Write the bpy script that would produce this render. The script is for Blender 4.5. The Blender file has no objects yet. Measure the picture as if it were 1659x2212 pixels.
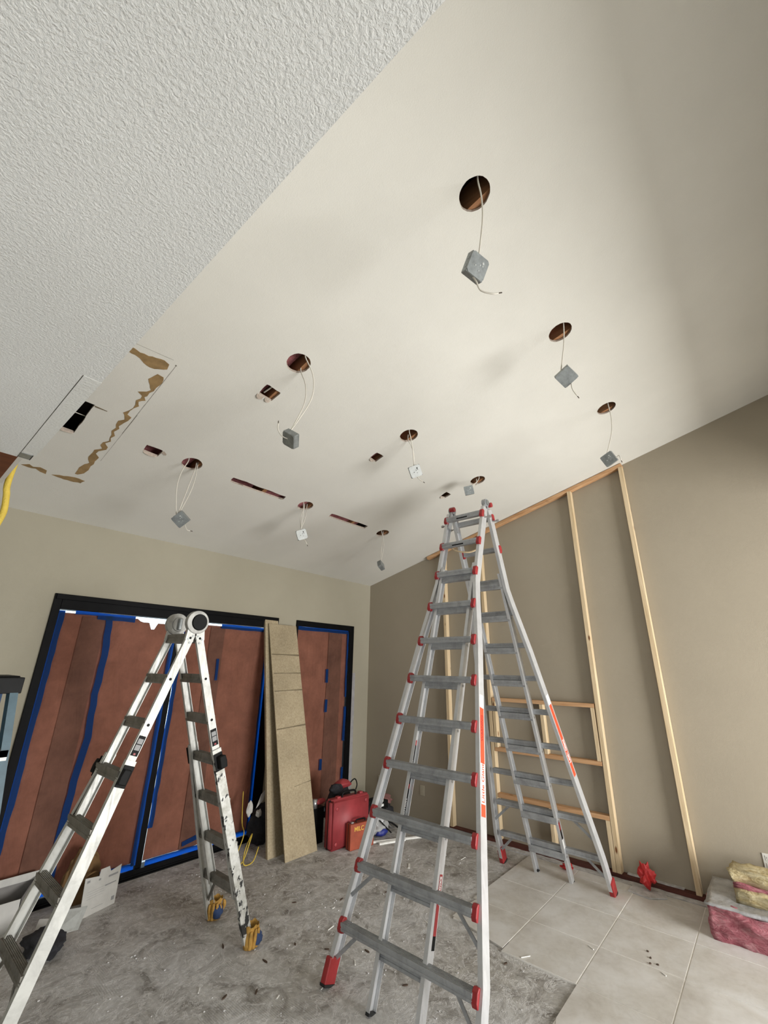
import bpy, bmesh, math, random
from math import sin, cos, pi, radians
from mathutils import Vector, Matrix, Euler, noise

scene = bpy.context.scene
COL = scene.collection

# ------------------------------------------------------------------ camera
yaw, pitch, roll = radians(49.342), radians(19.9885), radians(0.9242)
cf = Vector((sin(yaw)*cos(pitch), cos(yaw)*cos(pitch), sin(pitch)))
cr = Vector((cos(yaw), -sin(yaw), 0)); cu = cr.cross(cf)
r2 = cos(roll)*cr + sin(roll)*cu; u2 = -sin(roll)*cr + cos(roll)*cu
cam_d = bpy.data.cameras.new('camera'); cam = bpy.data.objects.new('camera', cam_d); COL.objects.link(cam)
cam_d.lens = 921.02*36/2212; cam_d.sensor_width = 36; cam_d.clip_start = 0.05
M4 = Matrix((r2, u2, -cf)).transposed().to_4x4(); M4.translation = Vector((0, 0, 1.84))
cam.matrix_world = M4
scene.camera = cam

# ------------------------------------------------------------------ world, light, exposure
w = bpy.data.worlds.new('overcast_sky'); scene.world = w; w.use_nodes = True
bg = w.node_tree.nodes['Background']; bg.inputs[0].default_value = (0.80, 0.90, 1.0, 1); bg.inputs[1].default_value = 4.0

def area(name, loc, rot, sx, sy, power, col):
    l = bpy.data.lights.new(name, 'AREA'); l.shape = 'RECTANGLE'; l.size = sx; l.size_y = sy
    l.energy = power; l.color = col
    o = bpy.data.objects.new(name, l); COL.objects.link(o); o.location = loc; o.rotation_euler = rot
    return o
# daylight entering by the window in the wall behind the camera and by the kitchen side window
area('daylight_rear_window', (3.3, -3.8, 1.20), (radians(86), 0, 0), 2.8, 2.1, 540, (1.0, 0.985, 0.96))
area('daylight_kitchen_window', (-3.9, -1.2, 1.35), (0, radians(-90), 0), 1.8, 2.4, 80, (0.95, 0.975, 1.0))
vs = scene.view_settings
vs.view_transform = 'Standard'; vs.look = 'None'; vs.gamma = 1; vs.use_curve_mapping = False
vs.exposure = -0.30

# ------------------------------------------------------------------ materials
def srgb(r, g, b):
    f = lambda c: ((c/255)/12.92 if c/255 <= .04045 else (((c/255)+.055)/1.055)**2.4)
    return (f(r), f(g), f(b), 1)

class NT:
    def __init__(s, name):
        s.m = bpy.data.materials.new(name); s.m.use_nodes = True
        s.t = s.m.node_tree; s.n = s.t.nodes; s.b = s.n['Principled BSDF']; s.l = s.t.links
        s.tc = None
    def coord(s, which='Object', scale=(1, 1, 1)):
        tc = s.n.new('ShaderNodeTexCoord'); mp = s.n.new('ShaderNodeMapping')
        mp.inputs['Scale'].default_value = scale; s.l.new(tc.outputs[which], mp.inputs[0]); return mp.outputs[0]
    def noise(s, co, scale, detail=4, rough=.5, dist=0):
        n = s.n.new('ShaderNodeTexNoise'); n.inputs['Scale'].default_value = scale
        n.inputs['Detail'].default_value = detail; n.inputs['Roughness'].default_value = rough
        n.inputs['Distortion'].default_value = dist
        if co is not None: s.l.new(co, n.inputs['Vector'])
        return n.outputs['Fac']
    def ramp(s, fac, stops):
        r = s.n.new('ShaderNodeValToRGB'); e = r.color_ramp.elements
        while len(e) < len(stops): e.new(.5)
        for el, (p, c) in zip(e, stops): el.position = p; el.color = c if len(c) == 4 else (*c, 1)
        s.l.new(fac, r.inputs[0]); return r.outputs[0]
    def mix(s, fac, a, b, mode='MIX'):
        m = s.n.new('ShaderNodeMix'); m.data_type = 'RGBA'; m.blend_type = mode
        for inp, v in ((m.inputs[0], fac), (m.inputs[6], a), (m.inputs[7], b)):
            if hasattr(v, 'default_value'): s.l.new(v, inp)
            else: inp.default_value = v
        return m.outputs[2]
    def bump(s, h, strength, dist=.01, prev=None):
        b = s.n.new('ShaderNodeBump'); b.inputs['Strength'].default_value = strength
        b.inputs['Distance'].default_value = dist; s.l.new(h, b.inputs['Height'])
        if prev is not None: s.l.new(prev, b.inputs['Normal'])
        return b.outputs[0]
    def out(s, color=None, rough=.6, metal=0, normal=None, spec=.5):
        if color is not None:
            if hasattr(color, 'default_value'): s.l.new(color, s.b.inputs['Base Color'])
            else: s.b.inputs['Base Color'].default_value = color
        if hasattr(rough, 'default_value'): s.l.new(rough, s.b.inputs['Roughness'])
        else: s.b.inputs['Roughness'].default_value = rough
        s.b.inputs['Metallic'].default_value = metal
        s.b.inputs['Specular IOR Level'].default_value = spec
        if normal is not None: s.l.new(normal, s.b.inputs['Normal'])
        return s.m

def plain(name, col, rough=.6, metal=0, var=.12, nscale=14, bump=0, bscale=60, spec=.5):
    t = NT(name); co = t.coord()
    f = t.noise(co, nscale, 5, .6)
    c = Vector(col[:3]); d = tuple(max(0, x*(1-var)) for x in c); u = tuple(min(1, x*(1+var)) for x in c)
    colr = t.ramp(f, [(.3, d), (.7, u)])
    nrm = t.bump(t.noise(co, bscale, 4, .6), bump, .01) if bump else None
    return t.out(colr, rough, metal, nrm, spec)

def paint(name, col, bumpv=.25, scale=180, var=.035):
    t = NT(name); co = t.coord('Generated') if False else t.coord('Object')
    f = t.noise(co, 1.3, 4, .6)
    c = Vector(col[:3]); colr = t.ramp(f, [(.3, tuple(c*(1-var))), (.7, tuple(c*(1+var)))])
    n = t.bump(t.noise(co, scale, 2, .5), bumpv, .004)
    n = t.bump(t.noise(co, 30, 4, .6), bumpv*.5, .006, n)
    return t.out(colr, .85, 0, n, .25)

M = {}
M['ceil'] = paint('ceiling_paint', (.655, .64, .585), .22)
M['backwall'] = paint('beige_wall_paint', (.365, .335, .258), .25)
M['taupe'] = paint('taupe_wall_paint', (.335, .292, .222), .25)

def knock():
    t = NT('knockdown_texture'); co = t.coord('Object')
    f = t.noise(co, 145, 3, .6, .7)
    h = t.ramp(f, [(.40, (0, 0, 0)), (.62, (1, 1, 1))])
    n = t.bump(h, .26, .005)
    n = t.bump(t.noise(co, 170, 3, .6, .4), .22, .004, n)
    c = t.ramp(t.noise(co, 2, 3), [(.3, (.66, .66, .63)), (.7, (.71, .71, .68))])
    return t.out(c, .9, 0, n, .2)
M['knock'] = knock()
M['smoothwhite'] = paint('smooth_bead_paint', (.68, .68, .64), .3, 120)

def slab():
    t = NT('scraped_concrete'); co = t.coord('Object')
    big = t.noise(co, .9, 5, .6, .4); mid = t.noise(co, 5, 8, .68, .7); fine = t.noise(co, 38, 6, .7)
    c1 = t.ramp(big, [(.32, (.46, .44, .40)), (.5, (.58, .57, .55)), (.68, (.68, .68, .675))])
    c2 = t.ramp(mid, [(.30, (.34, .32, .29)), (.46, (.78, .77, .76)), (.60, (1, 1, 1)), (.78, (1.0, 1.0, 1.0))])
    c = t.mix(1.0, c1, c2, 'MULTIPLY')
    # pale scrape marks left by the removed mortar
    wv0 = t.coord('Object', (1, 1, 1))
    sc = t.noise(wv0, 7, 4, .75, 2.6)
    m = t.ramp(sc, [(.52, (0, 0, 0)), (.555, (1, 1, 1)), (.58, (1, 1, 1)), (.64, (0, 0, 0))])
    c = t.mix(t.mix(1.0, m, (.5, .5, .5, 1), 'MULTIPLY'), c, (.82, .81, .80, 1))
    f2 = t.ramp(fine, [(.35, (.82, .82, .82)), (.6, (1, 1, 1))])
    c = t.mix(1.0, c, f2, 'MULTIPLY')
    # notched trowel ridges in patches
    wv = t.n.new('ShaderNodeTexWave'); wv.inputs['Scale'].default_value = 26; wv.inputs['Distortion'].default_value = 5
    wv.inputs['Detail'].default_value = 1.5; wv.inputs['Detail Scale'].default_value = .35
    t.l.new(t.coord('Object', (1, .35, 1)), wv.inputs[0])
    msk = t.ramp(t.noise(co, 1.7, 4, .6, .8), [(.56, (0, 0, 0)), (.66, (1, 1, 1))])
    rid = t.mix(1.0, wv.outputs['Color'], msk, 'MULTIPLY')
    c = t.mix(t.mix(1.0, msk, (.5, .5, .5, 1), 'MULTIPLY'), c, t.mix(1.0, c, t.ramp(wv.outputs['Fac'], [(.2, (.62, .60, .57)), (.6, (1, 1, 1))]), 'MULTIPLY'))
    n = t.bump(rid, .5, .006)
    n = t.bump(mid, .6, .02, n); n = t.bump(fine, .5, .004, n)
    n = t.bump(m, .4, .004, n)
    return t.out(c, .85, 0, n, .3)
M['slab'] = slab()

def tile():
    t = NT('porcelain_tile'); oi = t.n.new('ShaderNodeObjectInfo')
    co = t.coord('Object', (1, 1, 1))
    add = t.n.new('ShaderNodeVectorMath'); add.operation = 'ADD'
    t.l.new(co, add.inputs[0]); t.l.new(oi.outputs['Location'], add.inputs[1])
    v = add.outputs[0]
    c = t.ramp(t.noise(v, 3.2, 7, .6, .6), [(.3, (.47, .44, .395)), (.5, (.56, .535, .49)), (.72, (.64, .63, .605))])
    st = t.ramp(t.noise(v, 13, 6, .75, 1.4), [(.45, (1, 1, 1)), (.72, (.88, .87, .86))])
    c = t.mix(1.0, c, st, 'MULTIPLY')
    du = t.ramp(t.noise(v, 1.4, 5, .7), [(.45, (0, 0, 0)), (.72, (.75, .75, .75))])
    c = t.mix(du, c, (.74, .73, .715, 1))
    n = t.bump(t.noise(v, 30, 4, .6), .12, .004)
    return t.out(c, .55, 0, n, .4)
M['tile'] = tile()
M['grout'] = plain('pale_grout', (.76, .73, .68), .9, var=.1)
M['mortar'] = plain('mortar_band', (.48, .47, .46), .9, var=.25, nscale=20, bump=.6, bscale=30)

def wood(name, a, b, axis=2, knots=True, ring=1.0):
    t = NT(name); sc = [26, 26, 26]; sc[axis] = 1.6
    co = t.coord('Object', tuple(sc)); f = t.noise(co, 1.0*ring, 6, .62, .9)
    c = t.ramp(f, [(.3, a), (.65, b)])
    if knots:
        ks = [9, 9, 9]; ks[axis] = 3.2
        v = t.n.new('ShaderNodeTexVoronoi'); v.inputs['Scale'].default_value = .9; t.l.new(t.coord('Object', tuple(ks)), v.inputs['Vector'])
        k = t.ramp(v.outputs['Distance'], [(.05, (1, 1, 1)), (.11, (0, 0, 0))])
        c = t.mix(k, c, (.16, .06, .02, 1))
    n = t.bump(f, .2, .004)
    return t.out(c, .75, 0, n, .3)
M['pine'] = wood('pine_stud', (.50, .365, .205), (.67, .54, .36))
M['pine_y'] = wood('pine_plank_horizontal', (.42, .22, .10), (.60, .37, .20), 1)
M['plate'] = wood('dark_treated_plate', (.055, .018, .013), (.11, .035, .024), 1, False)
M['rafter'] = wood('attic_rafter', (.22, .10, .045), (.36, .18, .085), 1, False)
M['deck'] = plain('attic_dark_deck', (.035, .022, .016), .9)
M['brownwood'] = wood('stained_brown_panel', (.095, .028, .010), (.16, .052, .019), 0, False)

def alu(name, col=(.60, .60, .60), rough=.34, dirt=.25, metal=.85):
    t = NT(name); co = t.coord('Object'); f = t.noise(co, 9, 6, .7, .5)
    c = Vector(col); cc = t.ramp(f, [(.34, tuple(c*(1-dirt))), (.58, tuple(c))])
    st = t.noise(t.coord('Object', (70, 70, 2)), 1, 3, .5)
    rr = t.ramp(st, [(.3, (rough-.07,)*3), (.7, (rough+.14,)*3)])
    return t.out(cc, rr, metal, t.bump(st, .06, .003), .5)
M['alu'] = alu('brushed_aluminium', (.60, .605, .61), .38, .10, .45)
M['alu_step'] = alu('dusty_aluminium_rung', (.40, .41, .42), .5, .3, .45)
M['alu_worn'] = alu('worn_aluminium', (.58, .58, .545), .45, .25, .3)
M['hinge_grey'] = alu('grey_cast_hinge', (.40, .395, .37), .5, .35, .3)
M['alu_dirty'] = alu('dirty_aluminium_rung', (.26, .245, .215), .55, .35, .5)

def chipped():
    t = NT('worn_aluminium_with_label_remains'); co = t.coord('Object')
    f = t.noise(t.coord('Object', (1, 1, .55)), 24, 4, .6, .3)
    c = t.ramp(f, [(.57, (.60, .60, .565)), (.595, (.035, .035, .035))])
    d = t.ramp(t.noise(co, 14, 5, .7), [(.35, (.62, .61, .57)), (.6, (1, 1, 1))])
    c = t.mix(1.0, c, d, 'MULTIPLY')
    return t.out(c, .5, .25, None, .5)
M['chip'] = chipped()
M['redplastic'] = plain('red_plastic', (.30, .022, .024), .42, var=.15)
M['orangered'] = plain('orange_red_label', (.80, .075, .025), .45, var=.05)
M['white'] = plain('white_label', (.80, .80, .78), .5, var=.04)
M['blackplastic'] = plain('black_plastic', (.006, .006, .006), .55, var=.3, spec=.15)
M['blackframe'] = plain('black_door_frame', (.003, .003, .0035), .55, var=.3, spec=.10)
M['greyprint'] = plain('grey_print', (.25, .25, .25), .5, var=.1)
M['rubber'] = plain('black_rubber', (.012, .012, .012), .8)
M['galv'] = plain('galvanised_steel', (.27, .29, .29), .42, .55, var=.22, nscale=30)
M['galv_light'] = plain('bright_galvanised_cover', (.55, .57, .56), .35, .4, var=.1, nscale=30)
M['cable'] = plain('white_cable', (.60, .57, .50), .5, var=.06)
M['copper'] = plain('dark_cable_end', (.05, .035, .02), .5)
M['gypsum'] = plain('gypsum_cut_edge', (.42, .35, .29), .9, var=.2, nscale=60)
M['pinkwool'] = plain('pink_glass_wool', (.42, .15, .15), .95, var=.35, nscale=18, bump=1.0, bscale=90)
M['torn'] = plain('torn_brown_paper_face', (.27, .175, .075), .9, var=.25, nscale=16)
M['crack'] = plain('hairline_crack', (.20, .18, .15), .9)
M['spackle'] = plain('pale_patch_paint', (.60, .57, .51), .9, var=.03)

def translucent(name, col, tcol, fac, rough=.8, noise_s=0, spec=.2):
    t = NT(name)
    if noise_s:
        co = t.coord('Object'); f = t.noise(co, noise_s, 6, .7, .2); c0 = Vector(col)
        c = t.ramp(f, [(.3, tuple(c0*.72)), (.7, tuple(c0*1.22))])
        n = t.bump(t.noise(t.coord('Object', (2.6, 2.6, .7)), 1.6, 4, .6, 1.0), .8, .05)
        t.out(c, rough, 0, n, spec)
    else: t.out((*col, 1), rough, 0, None, spec)
    tr = t.n.new('ShaderNodeBsdfTranslucent'); tr.inputs[0].default_value = (*tcol, 1)
    mx = t.n.new('ShaderNodeMixShader'); mx.inputs[0].default_value = fac
    t.l.new(t.b.outputs[0], mx.inputs[1]); t.l.new(tr.outputs[0], mx.inputs[2])
    t.l.new(mx.outputs[0], t.n['Material Output'].inputs[0]); return t.m
M['rosin'] = translucent('red_rosin_paper', (.19, .080, .053), (.40, .10, .05), .03, .85, 5)
M['rosin2'] = translucent('red_rosin_paper_double', (.132, .061, .042), (.2, .05, .03), .008, .85, 5)
M['tape'] = translucent('blue_masking_tape', (.012, .055, .175), (.06, .42, 1.0), .60, .6)
def glass():
    t = NT('window_glass'); tr = t.n.new('ShaderNodeBsdfTransparent'); tr.inputs[0].default_value = (.92, .96, .96, 1)
    gl = t.n.new('ShaderNodeBsdfGlossy'); gl.inputs['Roughness'].default_value = .02
    mx = t.n.new('ShaderNodeMixShader'); mx.inputs[0].default_value = .06
    t.l.new(tr.outputs[0], mx.inputs[1]); t.l.new(gl.outputs[0], mx.inputs[2]); t.l.new(mx.outputs[0], t.n['Material Output'].inputs[0]); return t.m
M['glass'] = glass()
def osb():
    t = NT('particle_board'); co = t.coord('Object')
    f = t.noise(co, 60, 6, .75, .5); g = t.noise(co, 3, 4, .6)
    c = t.ramp(f, [(.3, (.30, .235, .145)), (.55, (.43, .355, .235)), (.75, (.52, .44, .31))])
    c = t.mix(1.0, c, t.ramp(g, [(.3, (.8, .8, .8)), (.7, (1, 1, 1))]), 'MULTIPLY')
    return t.out(c, .85, 0, t.bump(f, .2, .003), .2)
M['osb'] = osb()
M['osbedge'] = plain('particle_board_edge', (.33, .21, .09), .85, var=.25, nscale=60)
M['stain'] = plain('dark_board_stain', (.16, .125, .075), .9)
M['redcase'] = plain('dusty_red_plastic', (.30, .036, .042), .55, var=.18, nscale=8)
M['orangecase'] = plain('dusty_orange_metal', (.30, .058, .024), .5, var=.25, nscale=9)
M['yellow'] = plain('yellow_paint_lettering', (.70, .40, .06), .6)
M['yellowcord'] = plain('yellow_rubber_cord', (.62, .45, .06), .55, var=.1, bump=.5, bscale=150)
M['glove_y'] = plain('yellow_leather', (.46, .26, .055), .7, var=.3, nscale=25, bump=.5)
M['glove_b'] = plain('navy_fabric', (.025, .05, .13), .85, var=.3)
M['blue_fg'] = plain('blue_fibreglass', (.05, .095, .12), .45, var=.2, nscale=20)
M['blue_shaded'] = plain('shaded_blue_fibreglass', (.015, .045, .11), .45, var=.2)  # darker copy of the ladder blue, shade on the rear rails put into the colour
M['carton'] = plain('white_carton', (.50, .49, .46), .75, var=.08)
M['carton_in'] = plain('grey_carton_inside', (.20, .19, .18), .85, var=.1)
M['kraft'] = plain('brown_kraft_paper', (.17, .095, .035), .85, var=.2)
M['darkcloth'] = plain('black_fabric', (.018, .018, .022), .9, var=.5, bump=.6, bscale=40)
M['redcloth'] = plain('red_cloth', (.45, .02, .02), .55, var=.25, bump=.4, bscale=30)
M['bluebit'] = plain('blue_plastic', (.02, .03, .20), .4)
M['steel'] = plain('grey_steel', (.45, .45, .45), .35, .8)
M['plastic_clear'] = plain('grey_plastic_film', (.36, .36, .36), .28, var=.25, nscale=10, bump=.8, bscale=16)
def wool(name, a, b, c3):
    t = NT(name); co = t.coord('Object', (1, 1, 2.6)); f = t.noise(co, 9, 7, .7, 1.6)
    c = t.ramp(f, [(.3, a), (.5, b), (.68, c3)])
    n = t.bump(f, 1.0, .04); n = t.bump(t.noise(co, 70, 4, .7), .6, .006, n)
    return t.out(c, .95, 0, n, .1)
M['wool_p'] = wool('pink_insulation', (.30, .07, .09), (.52, .19, .22), (.66, .36, .37))
M['wool_y'] = wool('yellow_insulation', (.42, .31, .14), (.66, .55, .32), (.78, .70, .48))
M['plate_white'] = plain('white_outlet_plate', (.62, .60, .54), .4, var=.03)
M['ivory'] = plain('ivory_outlet_plate', (.42, .38, .29), .45, var=.03)
M['brownscrap'] = plain('brown_scrap', (.07, .045, .03), .9)
M['whitescrap'] = plain('white_scrap', (.75, .74, .70), .7)
M['patio'] = plain('patio_concrete', (.45, .44, .42), .9)

# ------------------------------------------------------------------ mesh helpers
def link(name, bm, mat, parent=None, smooth=False, bevel=0):
    me = bpy.data.meshes.new(name); bmesh.ops.recalc_face_normals(bm, faces=bm.faces[:]); bm.to_mesh(me); bm.free()
    for m in (mat if isinstance(mat, (list, tuple)) else [mat]): me.materials.append(m)
    if smooth:
        for p in me.polygons: p.use_smooth = True
    o = bpy.data.objects.new(name, me); COL.objects.link(o)
    if parent is not None: o.parent = parent
    if bevel:
        b = o.modifiers.new('bevel', 'BEVEL'); b.width = bevel; b.segments = 2; b.limit_method = 'ANGLE'
    return o
def box(bm, lo, hi, mat=0, mtx=None):
    vs_ = [bm.verts.new((x, y, z)) for x in (lo[0], hi[0]) for y in (lo[1], hi[1]) for z in (lo[2], hi[2])]
    if mtx is not None:
        for v in vs_: v.co = mtx @ v.co
    fs = []
    for a, b, c, d in ((0, 1, 3, 2), (4, 6, 7, 5), (0, 4, 5, 1), (2, 3, 7, 6), (0, 2, 6, 4), (1, 5, 7, 3)):
        f = bm.faces.new([vs_[i] for i in (a, b, c, d)]); f.material_index = mat; fs.append(f)
    return vs_, fs
def sweep(bm, pts, sec, A, B, mat=0):
    """sweep a closed section [(a,b)...] on axes A, B along the points"""
    rings = []
    for i, p in enumerate(pts):
        a = A[i] if isinstance(A, list) else A; b = B[i] if isinstance(B, list) else B
        rings.append([bm.verts.new(Vector(p)+a*s+b*t) for s, t in sec])
    n = len(sec)
    for i in range(len(rings)-1):
        for j in range(n):
            f = bm.faces.new((rings[i][j], rings[i][(j+1) % n], rings[i+1][(j+1) % n], rings[i+1][j])); f.material_index = mat
    for rg in (rings[0], rings[-1]):
        f = bm.faces.new(rg if rg is rings[-1] else rg[::-1]); f.material_index = mat
def tube(bm, pts, r, n=8, mat=0, taper=None):
    pts = [Vector(p) for p in pts]; rings = []
    up = Vector((.31, .83, .46))
    for i, p in enumerate(pts):
        d = (pts[min(i+1, len(pts)-1)]-pts[max(i-1, 0)]).normalized()
        a = d.cross(up).normalized(); b = d.cross(a)
        rr = r if taper is None else r*taper[i]
        rings.append([bm.verts.new(p+(a*cos(2*pi*k/n)+b*sin(2*pi*k/n))*rr) for k in range(n)])
    for i in range(len(rings)-1):
        for k in range(n):
            f = bm.faces.new((rings[i][k], rings[i][(k+1) % n], rings[i+1][(k+1) % n], rings[i+1][k])); f.material_index = mat
    bm.faces.new(rings[0][::-1]).material_index = mat; bm.faces.new(rings[-1]).material_index = mat
def cyl(bm, p, q, r, n=16, mat=0, r2=None):
    p, q = Vector(p), Vector(q); d = (q-p).normalized(); a = d.orthogonal().normalized(); b = d.cross(a)
    R2 = r if r2 is None else r2
    A = [bm.verts.new(p+(a*cos(2*pi*k/n)+b*sin(2*pi*k/n))*r) for k in range(n)]
    B = [bm.verts.new(q+(a*cos(2*pi*k/n)+b*sin(2*pi*k/n))*R2) for k in range(n)]
    for k in range(n): bm.faces.new((A[k], A[(k+1) % n], B[(k+1) % n], B[k])).material_index = mat
    bm.faces.new(A[::-1]).material_index = mat; bm.faces.new(B).material_index = mat
def smooth_path(pts, sub=6):
    pts = [Vector(p) for p in pts]; out = []
    P = [pts[0]*2-pts[1]]+pts+[pts[-1]*2-pts[-2]]
    for i in range(1, len(P)-2):
        for k in range(sub):
            t = k/sub; a, b, c, d = P[i-1], P[i], P[i+1], P[i+2]
            out.append(.5*((2*b)+(-a+c)*t+(2*a-5*b+4*c-d)*t*t+(-a+3*b-3*c+d)*t**3))
    out.append(pts[-1]); return out
def prism(bm, poly, d, mat=0):
    """extrude a planar 3D polygon by vector d"""
    d = Vector(d); A = [bm.verts.new(Vector(p)) for p in poly]; B = [bm.verts.new(Vector(p)+d) for p in poly]; n = len(A)
    bm.faces.new(A[::-1]).material_index = mat; bm.faces.new(B).material_index = mat
    for k in range(n): bm.faces.new((A[k], A[(k+1) % n], B[(k+1) % n], B[k])).material_index = mat
def blob(bm, c, r, seed=0, amp=.25, sub=3, freq=3.0, mat=0):
    res = bmesh.ops.create_icosphere(bm, subdivisions=sub, radius=1)
    for v in res['verts']:
        n = noise.fractal(v.co*freq*.5+Vector((seed*7.3, seed*3.1, seed)), 1, 2, 4)
        v.co = Vector(c)+Vector((v.co.x*r[0], v.co.y*r[1], v.co.z*r[2]))*(1+amp*n)
    for v in res['verts']:
        for f in v.link_faces: f.material_index = mat
def lumpy_box(lo, hi, seed=0, amp=.02, step=.04, freq=7, rot=None):
    bm = bmesh.new(); lo, hi = Vector(lo), Vector(hi); n = [max(2, int((hi[i]-lo[i])/step)) for i in range(3)]
    vd = {}
    def V(i, j, k):
        if (i, j, k) not in vd:
            vd[(i, j, k)] = bm.verts.new((lo.x+(hi.x-lo.x)*i/n[0], lo.y+(hi.y-lo.y)*j/n[1], lo.z+(hi.z-lo.z)*k/n[2]))
        return vd[(i, j, k)]
    for i in range(n[0]):
        for j in range(n[1]):
            for k in (0, n[2]): bm.faces.new((V(i, j, k), V(i+1, j, k), V(i+1, j+1, k), V(i, j+1, k)))
    for i in range(n[0]):
        for k in range(n[2]):
            for j in (0, n[1]): bm.faces.new((V(i, j, k), V(i+1, j, k), V(i+1, j, k+1), V(i, j, k+1)))
    for j in range(n[1]):
        for k in range(n[2]):
            for i in (0, n[0]): bm.faces.new((V(i, j, k), V(i, j+1, k), V(i, j+1, k+1), V(i, j, k+1)))
    c = (lo+hi)/2
    for v in bm.verts:
        p = Vector((v.co.x*freq, v.co.y*freq, v.co.z*freq*2.2))+Vector((seed*5.1, seed, seed*2.7))
        d = Vector((noise.fractal(p, 1, 2, 4), noise.fractal(p+Vector((31, 0, 0)), 1, 2, 4), noise.fractal(p+Vector((0, 57, 0)), 1, 2, 4)*.7))
        base = abs(v.co.z-lo.z) < 1e-5
        v.co += d*amp*(Vector((1, 1, 0)) if base else Vector((1, 1, 1)) ) if False else Vector((d.x*amp, d.y*amp, 0 if base else d.z*amp))
    return bm

def thing(name, loc, label, cat, group=None):
    o = bpy.data.objects.new(name, None); o.empty_display_size = .1; COL.objects.link(o); o.location = loc
    o['label'] = label; o['category'] = cat
    if group: o['group'] = group
    return o
def tag(o, label, cat, group=None, kind=None):
    o['label'] = label; o['category'] = cat
    if group: o['group'] = group
    if kind: o['kind'] = kind
    return o
def struct(o, label, cat='structure'):
    o['kind'] = 'structure'; o['label'] = label; o['category'] = cat; return o
def adopt(root):
    """children are modelled in world coordinates; keep them there although the root stands at its base"""
    for c in list(COL.objects):
        if c.parent == root: c.matrix_parent_inverse = Matrix.Translation(-root.location)
    return root
X, Y, Z = Vector((1, 0, 0)), Vector((0, 1, 0)), Vector((0, 0, 1))

# ------------------------------------------------------------------ room shell
XR, YB = 5.31, 4.835            # right wall, back wall
XS = .249
XL, YF = -4.0, -4.0             # kitchen side wall, wall behind the camera
K = .257
def zc(y): return 3.12+K*(YB-y)

# floor slab with tiles
bm = bmesh.new(); box(bm, (XL, YF, -.12), (XR, YB, 0)); floor = struct(link('floor', bm, M['slab']), 'grey scraped concrete slab with old mortar and trowel marks, partly tiled', 'floor')
T = .505
rows = [(2.335, 1.831), (1.831, 1.327), (1.327, .822), (.822, .317), (.317, -.188), (-.188, -.693)]
xs = [3.45+T*k for k in range(-6, 4)]
random.seed(4)
TH = .011
gb = bmesh.new()
for ri, (y1, y0) in enumerate(rows):
    first = 3.45 if ri < 2 else 2.94-.505*(ri-2)
    if ri == 0: first = 3.58
    edges = [first]+[x for x in xs if x > first+.1]+[5.13]
    for a, b in zip(edges, edges[1:]):
        g = .0035; lift = random.uniform(-.0008, .0008)
        bm = bmesh.new()
        if ri == 0 and a == first:
            poly = [(a-.10, y0+g), (b-g, y0+g), (b-g, y1-g-.03), (a+.25, y1-g-.02), (a+.02, y1-.02)]
        elif a == first and ri == 2:
            poly = [(a+g, y0+g), (b-g, y0+g), (b-g, y1-g), (a+g+.14, y1-g), (a+g, y1-.05)]
        else: poly = [(a+g, y0+g), (b-g, y0+g), (b-g, y1-g), (a+g, y1-g)]
        cx, cy = (a+b)/2, (y0+y1)/2
        prism(bm, [(x-cx, y-cy, 0) for x, y in poly], (0, 0, TH))
        o = link('tile', bm, M['tile'], floor, bevel=.0015); o.location = (cx, cy, lift)
    box(gb, (first, y0-.004, .0), (5.13, y1-.004 if ri else y1-.04, TH-.0025))
link('grout', gb, M['grout'], floor)
# strip of raw mortar between the tiles and the wall plate
bm = lumpy_box((5.14, -.7, -.004), (5.225, 4.2, .010), 3, .006, .03, 12); link('mortar_strip', bm, M['mortar'], floor)

# right wall, back wall with the two glazed openings, the unseen walls
bm = bmesh.new(); prism(bm, [(XR, YF, -.1), (XR, YB+.15, -.1), (XR, YB+.15, zc(YB+.15)+.3), (XR, YF, zc(YF)+.3)], (.15, 0, 0))
wr = struct(link('wall_right', bm, M['taupe']), 'taupe painted side wall rising with the sloped ceiling', 'wall')
bm = bmesh.new()
D1 = (1.035, 3.51, 2.43); D2 = (3.812, 4.935, 2.43)
for a, b, c, d in ((XL, D1[0], 0, 3.4), (D1[0], D1[1], D1[2], 3.4), (D1[1], D2[0], 0, 3.4), (D2[0], D2[1], D2[2], 3.4), (D2[1], XR, 0, 3.4)):
    box(bm, (a, YB, c-.1 if c == 0 else c), (b, YB+.16, d))
wb = struct(link('wall_back', bm, M['backwall']), 'beige painted back wall with two papered glass doors', 'wall')
bm = bmesh.new(); WY0, WY1 = -2.4, .1
for a, b, c, d in ((YF, WY0, 0, 6), (WY0, WY1, 0, .45), (WY0, WY1, 2.25, 6), (WY1, YB+.16, 0, 6)): box(bm, (XL-.15, a, c-.1 if c == 0 else c), (XL, b, d))
struct(link('wall_left', bm, M['backwall']), 'beige kitchen side wall with a window, behind the viewer', 'wall')
bm = bmesh.new(); WX0, WX1 = 1.85, 4.75
for a, b, c, d in ((XL, WX0, 0, 6), (WX0, WX1, 0, .12), (WX0, WX1, 2.18, 6), (WX1, XR+.15, 0, 6)): box(bm, (a, YF-.15, c-.1 if c == 0 else c), (b, YF, d))
struct(link('wall_front', bm, M['backwall']), 'beige wall behind the viewer with a wide window', 'wall')
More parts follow.
